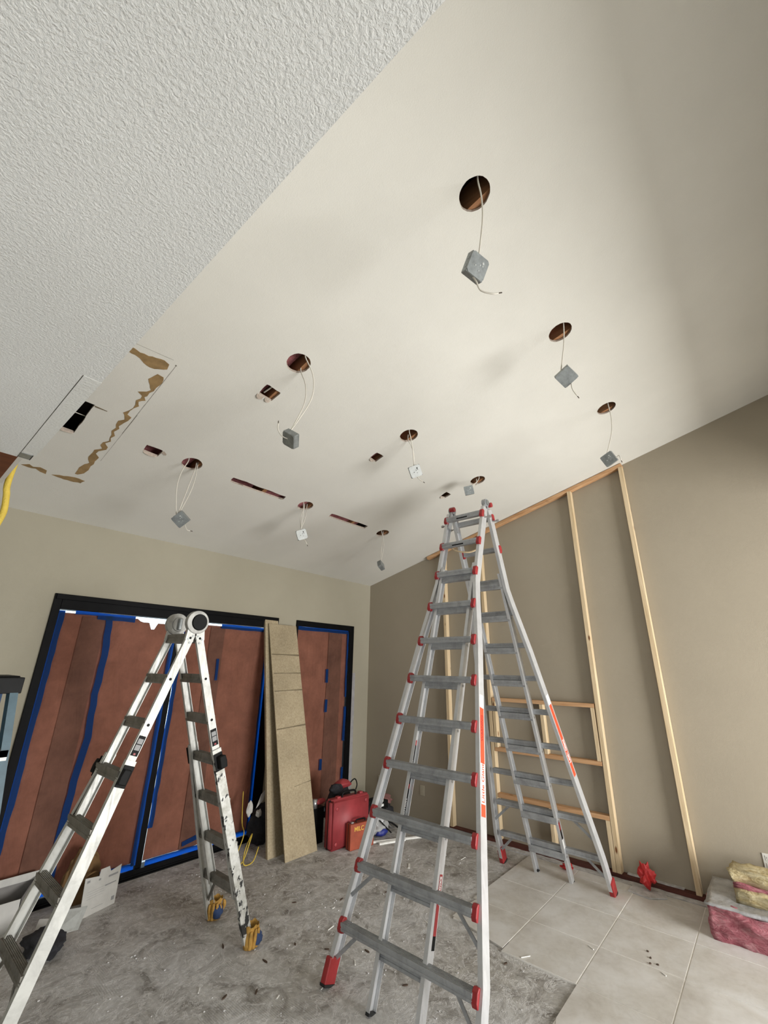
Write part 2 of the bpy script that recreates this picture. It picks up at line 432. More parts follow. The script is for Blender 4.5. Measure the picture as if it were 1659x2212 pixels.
for nm, lo, hi in (('window_1', (WX0, YF-.10, .12), (WX1, YF-.05, 2.18)), ('window_2', (XL-.10, WY0, .45), (XL-.05, WY1, 2.25))):
    f = bmesh.new(); ax = 0 if nm == 'window_1' else 1
    L, H = Vector(lo), Vector(hi); t = .05
    a2 = H.copy(); a2.z = L.z+t; box(f, L, a2); a2 = L.copy(); a2.z = H.z-t; box(f, a2, H)
    for q in (0, .5, 1):
        m0 = L[ax]+(H[ax]-L[ax]-t)*q; l2, h2 = L.copy(), H.copy(); l2[ax] = m0; h2[ax] = m0+t; box(f, l2, h2)
    wf = struct(link(nm, f, M['blackframe']), 'framed window letting in the daylight behind the viewer', 'window')

# unseen panel added behind the viewer, keeps window light off the near ceiling
bm = bmesh.new(); box(bm, (XS, -1.32, 3.15), (XR, -1.18, 5.0)); struct(link('light_blocker', bm, M['ceil']), 'unseen panel added behind the viewer to shade the near ceiling', 'wall')

# sloped ceiling sheet with the cut holes, modelled flat and sheared to its slope
cs = math.sqrt(1+K*K)
HOLES = [(1.462, .661), (2.741, .660), (4.006, .665), (1.462, 2.067), (2.738, 2.067), (4.012, 2.063), (1.450, 3.455), (2.727, 3.468), (4.008, 3.461)]
loops = []
random.seed(11)
for hx, hy in HOLES:
    R = .083; loops.append([(hx+R*cos(2*pi*k/36)*random.uniform(.985, 1.015), hy+R*.985*sin(2*pi*k/36)*random.uniform(.985, 1.015)) for k in range(36)])
def ragged(cs4, n=7, amp=.005):
    out = []
    for i in range(4):
        a, b = Vector(cs4[i]), Vector(cs4[(i+1) % 4])
        for k in range(n):
            p = a.lerp(b, k/n); nn = Vector((b.y-a.y, a.x-b.x)).normalized(); p += nn*random.uniform(-amp, amp)*(1 if k else .3); out.append((p.x, p.y))
    return out
loops += [ragged([(1.41, 2.350), (1.535, 2.358), (1.530, 2.462), (1.415, 2.458)]), ragged([(2.681, 2.402), (2.777, 2.403), (2.779, 2.507), (2.682, 2.493)]),
          ragged([(3.90, 2.407), (3.995, 2.408), (3.998, 2.494), (3.917, 2.509)]), ragged([(1.061, 3.422), (1.187, 3.425), (1.187, 3.513), (1.067, 3.509)]),
          ragged([(1.843, 3.434), (2.440, 3.437), (2.445, 3.500), (1.848, 3.505)], 14, .007), ragged([(3.096, 3.440), (3.688, 3.430), (3.694, 3.497), (3.107, 3.508)], 14, .006),
          ragged([(.10, 3.20), (.617, 3.217), (.610, 3.577), (.10, 3.56)], 8, .004)]
bm = bmesh.new()
def ring(pts):
    v = [bm.verts.new((p[0], p[1], 0)) for p in pts]
    return [bm.edges.new((v[i], v[(i+1) % len(v)])) for i in range(len(v))]
ed = ring([(XL, YF), (XR, YF), (XR, YB), (XL, YB)])
for lp in loops: ed += ring(lp)
res = bmesh.ops.triangle_fill(bm, use_beauty=True, use_dissolve=False, edges=ed, normal=(0, 0, 1))
bad = [f for f in bm.faces if any(min(p[0] for p in lp) < f.calc_center_median().x < max(p[0] for p in lp) and min(p[1] for p in lp) < f.calc_center_median().y < max(p[1] for p in lp) and all(any(abs(v.co.x-p[0])+abs(v.co.y-p[1]) < 1e-5 for p in lp) for v in f.verts) for lp in loops)]
bmesh.ops.delete(bm, geom=bad, context='FACES_ONLY')
ex = bmesh.ops.extrude_face_region(bm, geom=bm.faces[:])
for g in ex['geom']:
    if isinstance(g, bmesh.types.BMVert): g.co.z += .016
bmesh.ops.recalc_face_normals(bm, faces=bm.faces[:])
for v in bm.verts: v.co.z += zc(v.co.y)
for f in bm.faces:
    c = f.calc_center_median()
    if abs(f.normal.z) < .5 and XL+.01 < c.x < XR-.01 and YF+.01 < c.y < YB-.01: f.material_index = 1
ceiling = struct(link('ceiling', bm, [M['ceil'], M['gypsum']]), 'smooth pale sloped ceiling with round lamp holes and square cuts', 'ceiling')
# attic: rafters, deck, glass wool
def slope_box(name, x0, x1, y0, y1, h0, h1, mat, parent=ceiling):
    bm = bmesh.new(); box(bm, (x0, y0, 0), (x1, y1, 1))
    for v in bm.verts: v.co.z = zc(v.co.y)+(h0 if v.co.z < .5 else h1)
    return link(name, bm, mat, parent)
for rx in (.92, 1.51, 2.20, 2.79, 3.47, 4.06, 4.75):
    slope_box('rafter', rx, rx+.040, YF, YB, .022, .21, M['rafter'])
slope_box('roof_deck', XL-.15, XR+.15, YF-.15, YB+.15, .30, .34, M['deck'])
for (wx0, wx1, wy0, wy1, h) in ((1.0, 1.49, 1.7, 3.0, .10), (2.25, 2.77, .3, 1.6, .12), (2.26, 2.77, 3.0, 4.0, .05), (3.1, 3.45, 3.2, 3.9, .05), (3.5, 3.62, 3.2, 3.8, .06), (2.26, 2.77, 2.2, 2.9, .06), (1.56, 2.15, 3.2, 3.9, .10), (1.0, 1.49, 3.3, 3.8, .09)):
    bm = lumpy_box((wx0, wy0, 0), (wx1, wy1, .14), wx0*3+wy0, .018, .05, 8)
    for v in bm.verts: v.co.z += zc(v.co.y)+h+.01
    link('glass_wool_batt', bm, M['pinkwool'], ceiling, True)
# paper torn by the pulled trim round the patched panel, cracks, rough fibres
def ceil_patch(name, pts, mat, th=.0015, seed=0, rough=.004):
    random.seed(seed); dense = []
    for i in range(len(pts)):
        a, b = Vector(pts[i]), Vector(pts[(i+1) % len(pts)]); n = max(1, int((b-a).length/.022))
        for k in range(n): p = a.lerp(b, k/n); dense.append((p.x+random.uniform(-rough, rough), p.y+random.uniform(-rough, rough)))
    bm = bmesh.new(); prism(bm, [(x, y, zc(y)-.0003) for x, y in dense], (0, 0, -th)); return link(name, bm, mat, ceiling)
ceil_patch('torn_paper_scar', [(.594, 2.605), (.591, 2.650), (.667, 2.661), (.70, 2.685), (.77, 2.69), (.837, 2.643), (.83, 2.60), (.79, 2.585), (.70, 2.612), (.65, 2.615)], M['torn'], seed=1)
random.seed(5)
yy = 2.715; left, right = [], []
wd = [(2.715, .825, .02), (2.74, .83, .03), (2.79, .82, .040), (2.83, .83, .022), (2.87, .845, .008), (2.90, .83, .010), (2.935, .81, .030), (2.955, .82, .008), (2.985, .835, .016), (3.02, .812, .008), (3.06, .828, .012), (3.10, .82, .004), (3.14, .809, .005), (3.18, .80, .014), (3.20, .825, .022), (3.24, .83, .012), (3.28, .812, .017), (3.33, .808, .010), (3.36, .82, .008), (3.41, .805, .010), (3.45, .826, .012), (3.49, .82, .005), (3.53, .834, .004), (3.57, .808, .007), (3.61, .822, .026), (3.645, .835, .014), (3.69, .80, .012), (3.73, .80, .010), (3.77, .815, .032), (3.83, .813, .026), (3.87, .83, .014), (3.91, .815, .020), (3.97, .81, .032), (4.03, .808, .026), (4.07, .79, .010)]
ceil_patch('torn_paper_scar', [(x+h_, y) for y, x, h_ in wd]+[(x-h_, y) for y, x, h_ in wd[::-1]], M['torn'], seed=2, rough=.003)
ceil_patch('torn_paper_scar', [(.443, 4.150), (.485, 4.120), (.52, 4.135), (.56, 4.120), (.603, 4.136), (.612, 4.185), (.57, 4.175), (.535, 4.155), (.49, 4.165)], M['torn'], seed=3)
ceil_patch('torn_paper_scar', [(.649, 4.177), (.70, 4.15), (.766, 4.131), (.83, 4.12), (.872, 4.138), (.856, 4.18), (.79, 4.195), (.736, 4.190), (.69, 4.185)], M['torn'], seed=4)
ceil_patch('crack', [(.862, 2.585), (.8645, 2.585), (.8685, 3.4), (.866, 3.4)], M['crack'], .0006, rough=.0004)
ceil_patch('crack', [(.868, 3.15), (.8700, 3.15), (.871, 3.804), (.8695, 3.804)], M['crack'], .0006, rough=.0004)
ceil_patch('crack', [(.60, 2.572), (.60, 2.5705), (.83, 2.548), (.83, 2.550)], M['crack'], .0005, rough=.0004)
ceil_patch('nail_head', [(.862+.006*cos(k), 2.58+.006*sin(k)) for k in range(0, 6)], M['crack'], .001, rough=0)
ceil_patch('nail_head', [(.560+.004*cos(k), 3.16+.004*sin(k)) for k in range(0, 6)], M['crack'], .001, rough=0)
ceil_patch('crack', [(.62, 3.222), (.70, 3.228), (.70, 3.234), (.62, 3.236)], M['stain'], .0006, rough=.001)
# torn flaps of paper at the rough cuts
def flap(x, y, w_, l_, ang, seed):
    random.seed(seed); bm = bmesh.new(); c, s = cos(ang), sin(ang); P = []
    for (a, b, d) in ((0, 0, 0), (w_, 0, 0), (w_*.9, l_, -.010), (w_*.45, l_*1.3, -.013), (.1*w_, l_*.8, -.008)):
        P.append((x+a*c-b*s, y+a*s+b*c, zc(y+a*s+b*c)-.001+d))
    prism(bm, P, (0, 0, .0015)); link('paper_flap', bm, M['gypsum'], ceiling)
flap(1.405, 2.462, .058, .022, 0, 1); flap(1.475, 2.462, .05, .014, .1, 2); flap(1.07, 3.512, .11, .006, .02, 3); flap(1.185, 3.45, .03, .03, -1.2, 4)
flap(1.93, 3.497, .05, -.022, 0, 5); flap(2.40, 3.498, .03, -.03, .2, 6); flap(2.69, 2.497, .06, .012, 0, 7); flap(3.92, 2.50, .05, .010, 0, 8); flap(.50, 3.575, .11, .004, 0, 9)
bm = bmesh.new(); tube(bm, [(.1, 3.39, zc(3.39)+.03), (.62, 3.40, zc(3.40)+.03)], .003); link('pipe', bm, M['cable'], ceiling)
bm = bmesh.new(); tube(bm, [(1.08, 3.46, zc(3.46)+.03), (1.2, 3.44, zc(3.46)+.03)], .004); tube(bm, [(1.47, 2.34, zc(2.4)+.04), (1.465, 2.47, zc(2.4)+.03)], .006); link('hidden_cable', bm, M['cable'], ceiling)

# soffit: the lower flat ceiling of the kitchen, knockdown texture, with its corner bead strip
ZS = 2.6; YS = 2.092
bm = bmesh.new(); box(bm, (XL, 1.30, ZS), (.203, YS, ZS+.1)); box(bm, (XL, YF, ZS), (XS, 1.30, ZS+.1)); box(bm, (XL, YF, ZS+.1), (XS-.002, YS, 5.6))
sof = struct(link('soffit', bm, M['knock']), 'flat white knockdown textured soffit above the viewer', 'ceiling')
bm = bmesh.new(); box(bm, (.2055, 1.30, ZS-.0005), (XS+.001, 2.028, ZS+.12)); link('corner_bead_strip', bm, M['smoothwhite'], sof)
bm = bmesh.new(); box(bm, (.2025, 1.28, ZS+.004), (.206, 2.03, ZS+.11)); link('crack', bm, M['crack'], sof)
bm = bmesh.new(); box(bm, (.2055, 2.030, ZS-.002), (.244, 2.085, ZS+.0)); box(bm, (.241, 2.03, ZS-.002), (.2435, 2.085, ZS+.03)); link('metal_bracket', bm, M['galv'], sof)
bm = bmesh.new(); box(bm, (XL, YS+.002, ZS), (.206, 2.482, ZS+.03)); box(bm, (XL, YS+.002, ZS+.03), (.206, YS+.03, ZS+1.1)); box(bm, (XL, 2.452, ZS+.03), (.206, 2.482, ZS+1.0))
bw_ = struct(link('beam_box', bm, M['brownwood']), 'dark stained brown wooden boxed beam at the soffit end', 'beam')
bm = bmesh.new(); box(bm, (.206, YS+.002, ZS-.0), (.222, 2.487, ZS+.95)); link('edge_trim', bm, M['spackle'], bw_)

# ------------------------------------------------------------------ papered glass doors
def door(name, x0, x1, h, label, stiles):
    bm = bmesh.new(); y0, y1 = YB-.022, YB+.10
    jl, jr = (.062, .115) if name == 'door_1' else (.030, .085)
    hd = .135 if name == 'door_1' else .075
    box(bm, (x0, y0, 0), (x0+jl, y1, h)); box(bm, (x1-jr, y0, 0), (x1, y1, h)); box(bm, (x0+jl, y0, h-hd), (x1-jr, y1, h)); box(bm, (x0+jl, y0, 0), (x1-jr, y1, .062))
    if name == 'door_1': box(bm, (x0+.01, y0-.014, h-.05), (x1-.01, y0, h-.004))
    o = struct(link(name, bm, M['blackframe'], bevel=.003), label, 'door')
    for a, b in stiles:
        bm = bmesh.new(); box(bm, (a, YB+.005, .062), (b, YB+.06, h-hd)); link('stile', bm, M['blackframe'], o)
    bm = bmesh.new(); box(bm, (x0+jl, YB+.045, .062), (x1-jr, YB+.051, h-hd)); link('glass_pane', bm, M['glass'], o)
    bm = bmesh.new()
    box(bm, (x0+jl, y0-.01, .018), (x1-jr, y0, .026)); box(bm, (x0+jl, y0-.02, .0), (x1-jr, y0, .010)); link('track', bm, M['blackframe'], o)
    return o
door('door_1', D1[0], D1[1], 2.43, 'black framed sliding glass door masked with red paper', [(2.192, 2.250)])
door('door_2', D2[0], D2[1], 2.43, 'narrow black framed glass door masked with red paper', [])
def wavy_strip(bm, pts, w_, y, seed, amp=.004, th=.0006):
    """a strip of tape, torn at its ends, along points (x,z)"""
    random.seed(seed); pts = [Vector(p) for p in pts]; dense = []
    for a, b in zip(pts, pts[1:]):
        n = max(1, int((b-a).length/.09))
        for k in range(n): dense.append(a.lerp(b, k/n))
    dense.append(pts[-1]); L_, R_ = [], []
    for i, p in enumerate(dense):
        d = (dense[min(i+1, len(dense)-1)]-dense[max(i-1, 0)]).normalized(); nn = Vector((-d.y, d.x))
        j = random.uniform(-amp, amp)
        L_.append(p+nn*(w_/2+random.uniform(-amp, amp)*.5+j)); R_.append(p-nn*(w_/2+random.uniform(-amp, amp)*.5-j))
    poly = [(q.x, y, q.y) for q in L_+R_[::-1]]
    A = [bm.verts.new(p) for p in poly]; B = [bm.verts.new((p[0], p[1]-th, p[2])) for p in poly]; n = len(L_)
    for S in (A, B):
        for i in range(n-1): bm.faces.new((S[i], S[i+1], S[2*n-2-i], S[2*n-1-i]))
    for i in range(2*n): bm.faces.new((A[i], A[(i+1) % (2*n)], B[(i+1) % (2*n)], B[i]))
def sheet(bm, x0, x1, z0, z1, y, seed, amp=.006, nx=36, nz=30, top=None):
    g = []
    for i in range(nx+1):
        col = []
        for j in range(nz+1):
            x = x0+(x1-x0)*i/nx; zt = z1+(top(x) if top else 0); z = z0+(zt-z0)*j/nz
            e = min(1, min(i, nx-i)/2, min(j, nz-j)/2+.3)
            col.append(bm.verts.new((x, y-abs(noise.fractal(Vector((x*3.1, seed*9, z*1.3)), 1, 2, 4))*amp*(0.25+e), z)))
        g.append(col)
    for i in range(nx):
        for j in range(nz): bm.faces.new((g[i][j], g[i+1][j], g[i+1][j+1], g[i][j+1]))
def paper(name, label, x0, x1, z0, z1, doubles, tapes, seed, top=None):
    t = thing(name, ((x0+x1)/2, YB+.03, z0), label, 'masking paper')
    bm = bmesh.new(); sheet(bm, x0, x1, z0, z1, YB+.028, seed, .010, top=top); link('paper_sheet', bm, M['rosin'], t, True)
    for k, (a, b) in enumerate(doubles):
        bm = bmesh.new(); sheet(bm, a, b, z0+.002, z1-.02, YB+.016, seed+20+k, .008, 6); link('paper_overlap', bm, M['rosin2'], t, True)
    for k, (pts, w_) in enumerate(tapes):
        bm = bmesh.new(); wavy_strip(bm, pts, w_, YB+.0045-.0006*k, seed*31+k); link('tape_strip', bm, M['tape'], t)
    return adopt(t)
def tornnotch(x):  # torn gap in the paper's top edge near the meeting stile, bright outside showing
    return -.12*max(0, 1-abs(x-1.955)/.032)-.030*max(0, min(1, (x-1.80)/.03))
paper('masking_paper', 'red rosin paper with torn top edge masking the left glass panel', 1.108, 2.178, .105, 2.270, [(1.30, 1.50)],
      [([(1.122, .12), (1.122, 2.285)], .055), ([(1.522, 2.27), (1.556, 1.9), (1.545, 1.56), (1.567, 1.2), (1.54, .95), (1.522, .5), (1.52, .14)], .058),
       ([(1.42, 2.262), (1.76, 2.258)], .060), ([(1.23, 2.278), (1.42, 2.275)], .034), ([(2.172, .09), (2.172, 2.10)], .042), ([(1.45, .092), (2.18, .088)], .05)], 1, tornnotch)
paper('masking_paper', 'red rosin paper masking the middle glass panel beside the leaning boards', 2.264, 3.372, .100, 2.268, [(2.60, 2.78)],
      [([(2.274, .36), (2.274, 2.22)], .046), ([(3.374, .08), (3.374, 2.28)], .046), ([(2.72, 2.264), (3.37, 2.266)], .05), ([(2.28, .085), (3.36, .085)], .046), ([(2.62, .15), (2.90, .20)], .04),
       ([(2.733, 1.90), (2.735, 1.67)], .03)], 2)
paper('masking_paper', 'red rosin paper masking the narrow glass door near the corner', 3.85, 4.838, .09, 2.345, [(4.45, 4.72)],
      [([(3.85, 2.33), (4.835, 2.338)], .05), ([(4.828, 1.42), (4.832, 2.34)], .03), ([(4.822, .85), (4.828, 1.29)], .045), ([(4.818, .25), (4.82, .52)], .04),
       ([(4.44, 1.80), (4.44, 1.62)], .045), ([(4.455, 1.40), (4.455, 1.24)], .045), ([(4.415, .67), (4.415, .54)], .045)], 3)
# outdoor patio seen only as light through the gaps
bm = bmesh.new(); box(bm, (-3, YB+.2, -.2), (9, YB+9, -.12)); struct(link('patio', bm, M['patio']), 'pale concrete patio outside the papered doors', 'ground')
# grey caulk strip of unpainted wall beside the narrow door
bm = bmesh.new(); box(bm, (4.938, YB-.0015, .0), (5.015, YB, 1.75)); link('primer_strip', bm, plain('grey_primer', (.34, .33, .335), .9), wb)

# ------------------------------------------------------------------ timber framing on the right wall
fr = thing('stud_frame', (5.27, 2.0, 0), 'unfinished pine stud frame standing against the taupe wall', 'framing')
XF = 5.228; XW = XR-.004
def member(name, p, q, wdt, mat, along):
    """2x4 from p to q given as (y,z) centre line, wdt = seen width"""
    bm = bmesh.new(); P, Q = Vector((0, p[0], p[1])), Vector((0, q[0], q[1])); d = (Q-P).normalized(); n = Vector((0, -d.z, d.y)); h = n*wdt/2
    poly = [Vector((XF, 0, 0))+P-h, Vector((XF, 0, 0))+P+h, Vector((XF, 0, 0))+Q+h, Vector((XF, 0, 0))+Q-h]
    prism(bm, poly, (XW-XF, 0, 0)); return link(name, bm, mat, fr, bevel=.002)
tp = lambda y: zc(y)-.006
for yb_, yt_ in ((.868, .848), (1.488, 1.455), (2.715, 2.735), (3.33, 3.335)):
    member('stud', (yb_, .041), (yt_, tp(yt_)-.042), .042, M['pine'], 2)
member('top_plate', (.828, tp(.828)-.021), (3.62, tp(3.62)-.021), .040, M['pine_y'], 1)
member('bottom_plate', (.80, .020), (3.36, .020), .040, M['plate'], 1)
for z_, m_ in ((1.487, 'pine_y'), (.945, 'pine_y'), (.475, 'pine_y')):
    member('nogging', (1.509, z_), (2.694, z_), .040, M[m_], 1)
member('trimmer', (1.530, .966), (1.530, 1.466), .038, M['pine'], 2); member('trimmer', (1.530, .041), (1.530, .454), .038, M['pine'], 2)
member('trimmer', (2.672, .966), (2.672, 1.466), .038, M['pine'], 2)
member('cripple_stud', (2.075, .966), (2.085, 1.466), .040, M['pine'], 2); member('cripple_stud', (2.09, .041), (2.09, .454), .040, M['pine'], 2)
adopt(fr)
bm = lumpy_box((5.265, .98, .041), (5.308, 1.43, .047), 8, .004, .03, 15); tag(link('plaster_rubble', bm, M['mortar']), 'crumbled plaster lying on the dark plate between two studs', 'rubble', kind='stuff')

# outlets on the right wall
def outlet(y, z, label, mat, duplex):
    t = thing('wall_outlet', (XR, y, z-.0575), label, 'outlet'); bm = bmesh.new(); box(bm, (XR-.006, y-.035, z-.0575), (XR, y+.035, z+.0575)); link('cover_plate', bm, mat, t, bevel=.003)
    for s in ((-.026, .026) if duplex else (0,)):
        bm = bmesh.new(); box(bm, (XR-.0085, y-.017, z+s-(.017 if duplex else .03)), (XR-.006, y+.017, z+s+(.017 if duplex else .03))); sk = link('socket', bm, mat, t, bevel=.002)
        if duplex:
            bm = bmesh.new()
            for dy in (-.007, .007): box(bm, (XR-.0092, y+dy-.0012, z+s-.002), (XR-.0084, y+dy+.0012, z+s+.008))
            cyl(bm, (XR-.0092, y, z+s-.009), (XR-.0084, y, z+s-.009), .0028, 10); link('slot', bm, M['blackplastic'], sk)
    bm = bmesh.new(); cyl(bm, (XR-.0075, y, z), (XR-.0055, y, z), .003, 8); link('screw', bm, M['steel'], t)
    adopt(t)
outlet(4.55, .330, 'beige outlet plate in the far corner behind the red case', M['ivory'], False)
outlet(3.817, .325, 'beige outlet plate seen between the ladder rails', M['ivory'], False)
outlet(.340, .385, 'white duplex outlet plate above the insulation pile', M['plate_white'], True)

# ------------------------------------------------------------------ junction boxes hanging from the lamp holes
def jbox(i, hole, c, normal, rollv, label, cables, tail, cover='galv', size=.104, deep=.040, dots=True):
    t = thing('junction_box', c, label, 'junction box', 'junction boxes hanging from the ceiling holes')
    N = Vector(normal).normalized(); a = Z.cross(N).normalized(); b = N.cross(a)
    ca, sa = cos(radians(rollv)), sin(radians(rollv)); A = a*ca+b*sa; B = -a*sa+b*ca; C0 = Vector(c)
    mt = Matrix((A, B, N)).transposed().to_4x4(); mt.translation = C0
    s = size/2
    bm = bmesh.new()
    box(bm, (-s, -s, -deep/2), (s, s, deep/2), 0, mt); bmesh.ops.bevel(bm, geom=bm.edges[:], offset=.003, segments=1, affect='EDGES')
    link('steel_box', bm, M['galv'], t)
    bm = bmesh.new(); k = s*.22
    pl = [(-s+k, -s), (s-k, -s), (s, -s+k), (s, s-k), (s-k, s), (-s+k, s), (-s, s-k), (-s, -s+k)]
    prism(bm, [mt @ Vector((x, y, deep/2+.0002)) for x, y in pl], N*.0025); link('cover', bm, M[cover], t)
    if dots:
        for dx, dy, rr in ((.4, .45, .006), (.15, .15, .0035), (.45, .2, .0035), (-.3, -.1, .0035), (.2, -.35, .003)):
            bm = bmesh.new(); p = mt @ Vector((dx*s, dy*s, deep/2+.002)); cyl(bm, p, p+N*.003, rr, 10); link('screw', bm, M['galv_light' if cover == 'galv' else 'blackplastic'], t)
        for f_ in (-.4, .4):
            bm = bmesh.new(); p = mt @ Vector((f_*s, s, 0)); cyl(bm, p-B*.001, p+B*.0018, .0105, 14); link('knockout', bm, M['galv'], t)
            bm = bmesh.new(); p = mt @ Vector((-s, f_*s, 0)); cyl(bm, p+A*.001, p-A*.0012, .0105, 14); link('knockout', bm, M['galv'], t)
    hx, hy = hole
    for k, (ox, oy, bx, by, ex_) in enumerate(cables):
        st = Vector((hx+ox, hy+oy, zc(hy+oy)+.05)); rim = Vector((hx+ox*.97, hy+oy*.97, zc(hy+oy)-.004)); en = C0+B*(s-.01 if B.z > 0 else -s+.01)+A*ex_
        mid = (rim+en)/2+Vector((bx, by, 0)); q = rim.lerp(en, .22)+Vector((bx, by, 0))*.75; q3 = rim.lerp(en, .82)+Vector((bx, by, 0))*.45
        bm = bmesh.new(); tube(bm, smooth_path([st, rim, q, mid, q3, en], 5), .0042, 7); link('cable', bm, M['cable'], t, True)
    if tail:
        bm = bmesh.new(); pts = [C0-B*(s-.01)*(1 if B.z > 0 else -1)]+[C0+Vector(p) for p in tail]; sp = smooth_path(pts, 5); tube(bm, sp, .0038, 7); tl = link('cable_tail', bm, M['cable'], t, True)
        bm = bmesh.new(); d = (sp[-1]-sp[-2]).normalized(); cyl(bm, sp[-1]-d*.004, sp[-1]+d*.018, .003, 8); link('stripped_end', bm, M['copper'], tl)
    return adopt(t)
jbox(1, HOLES[0], (1.400, .661, 3.615), (-.35, -1.0, -.50), -8, 'grey junction box nearest the viewer, under the largest ceiling hole', [(-.045, -.045, .01, -.02, .0)], [(.0, 0, -.085), (.02, -.01, -.13), (.055, -.05, -.148), (.075, -.07, -.142)])
jbox(2, HOLES[1], (2.716, .660, 3.785), (-1.0, -.35, -1.3), 36, 'plain grey junction box tilted like a diamond, above and right of ladder', [(-.055, -.045, .0, -.01, -.01)], [(.03, -.02, -.10), (.05, -.04, -.155)], dots=False, size=.112)
jbox(3, HOLES[2], (3.700, .665, 3.530), (-1.0, .1, -.35), 20, 'small grey junction box hanging just above the stud frame corner', [(-.06, -.03, .07, -.02, 0)], [(-.01, -.04, -.02), (-.02, -.08, .0), (-.02, -.09, -.05)], size=.10)
jbox(4, HOLES[3], (1.464, 2.067, 3.232), (-1.0, .15, -.9), 42, 'grey junction box on two long bowed cables below the upper left hole', [(.055, .04, .05, -.05, .0), (.00, -.075, .085, -.06, .01)], [(-.05, .02, .0), (-.085, .03, .04), (-.09, .03, .085)], dots=False, size=.098, deep=.05)
jbox(5, HOLES[4], (2.830, 2.067, 3.507), (-1.0, -1.1, -.65), 24, 'pale junction box with a bright cover under the middle ceiling hole', [(.035, .035, .03, -.01, .0), (-.045, -.04, .0, -.01, .005)], [(.02, -.02, -.07), (.05, -.05, -.10)], 'galv_light')
jbox(6, HOLES[5], (3.80, 2.063, 3.64), (-1.0, -.6, -.3), 10, 'grey junction box mostly hidden behind the top of the tall ladder', [(.03, .03, .05, 0, 0), (-.04, -.04, .03, 0, .01)], None, size=.095)
jbox(7, HOLES[6], (1.444, 3.455, 2.965), (-.75, -1.0, -.75), 43, 'grey junction box hung like a diamond over the left ladder', [(-.045, -.02, -.05, -.01, -.01), (.05, .03, -.01, -.03, .0), (.06, .02, .02, -.01, .012)], [(.05, -.03, -.085), (.075, -.04, -.09)])
jbox(8, HOLES[7], (2.712, 3.470, 3.141), (-.6, -1.0, -.25), 22, 'junction box with a bright white cover above the black door frame', [(-.05, -.03, .0, -.01, 0), (.02, .04, -.03, 0, .006), (.045, .03, .01, -.01, -.006)], [(.035, -.03, -.07), (.05, -.04, -.105)], 'galv_light')
jbox(9, HOLES[8], (3.990, 3.461, 3.045), (-.35, 1.0, -.45), 28, 'small dark junction box nearest the far corner of the ceiling', [(.045, .03, -.02, -.01, 0), (-.055, -.03, .04, -.01, .006)], None, size=.095, deep=.05, dots=False)

# ------------------------------------------------------------------ ladders
def csec(d, f, t=.0035):
    return [(-d/2, 0), (d/2, 0), (d/2, -f), (d/2-t, -f), (d/2-t, -t), (-d/2+t, -t), (-d/2+t, -f), (-d/2, -f)]
def boxsec(d, f): return [(-d/2, 0), (d/2, 0), (d/2, -f), (-d/2, -f)]
def stepsec(w_=.060, h=.046):
    s = []
    for k in range(6): s += [(-w_/2+w_*k/6, h/2), (-w_/2+w_*(k+.45)/6, h/2), (-w_/2+w_*(k+.5)/6, h/2-.0025), (-w_/2+w_*(k+.95)/6, h/2-.0025)]
    s += [(w_/2, h/2)]
    s += [(w_/2, h*.15), (w_/2-.003, h*.12), (w_/2-.003, -h*.10), (w_/2, -h*.13), (w_/2, -h*.38), (w_/2-.006, -h/2), (-w_/2+.006, -h/2), (-w_/2, -h*.38), (-w_/2, -h*.13), (-w_/2+.003, -h*.10), (-w_/2+.003, h*.12), (-w_/2, h*.15)]
    return s

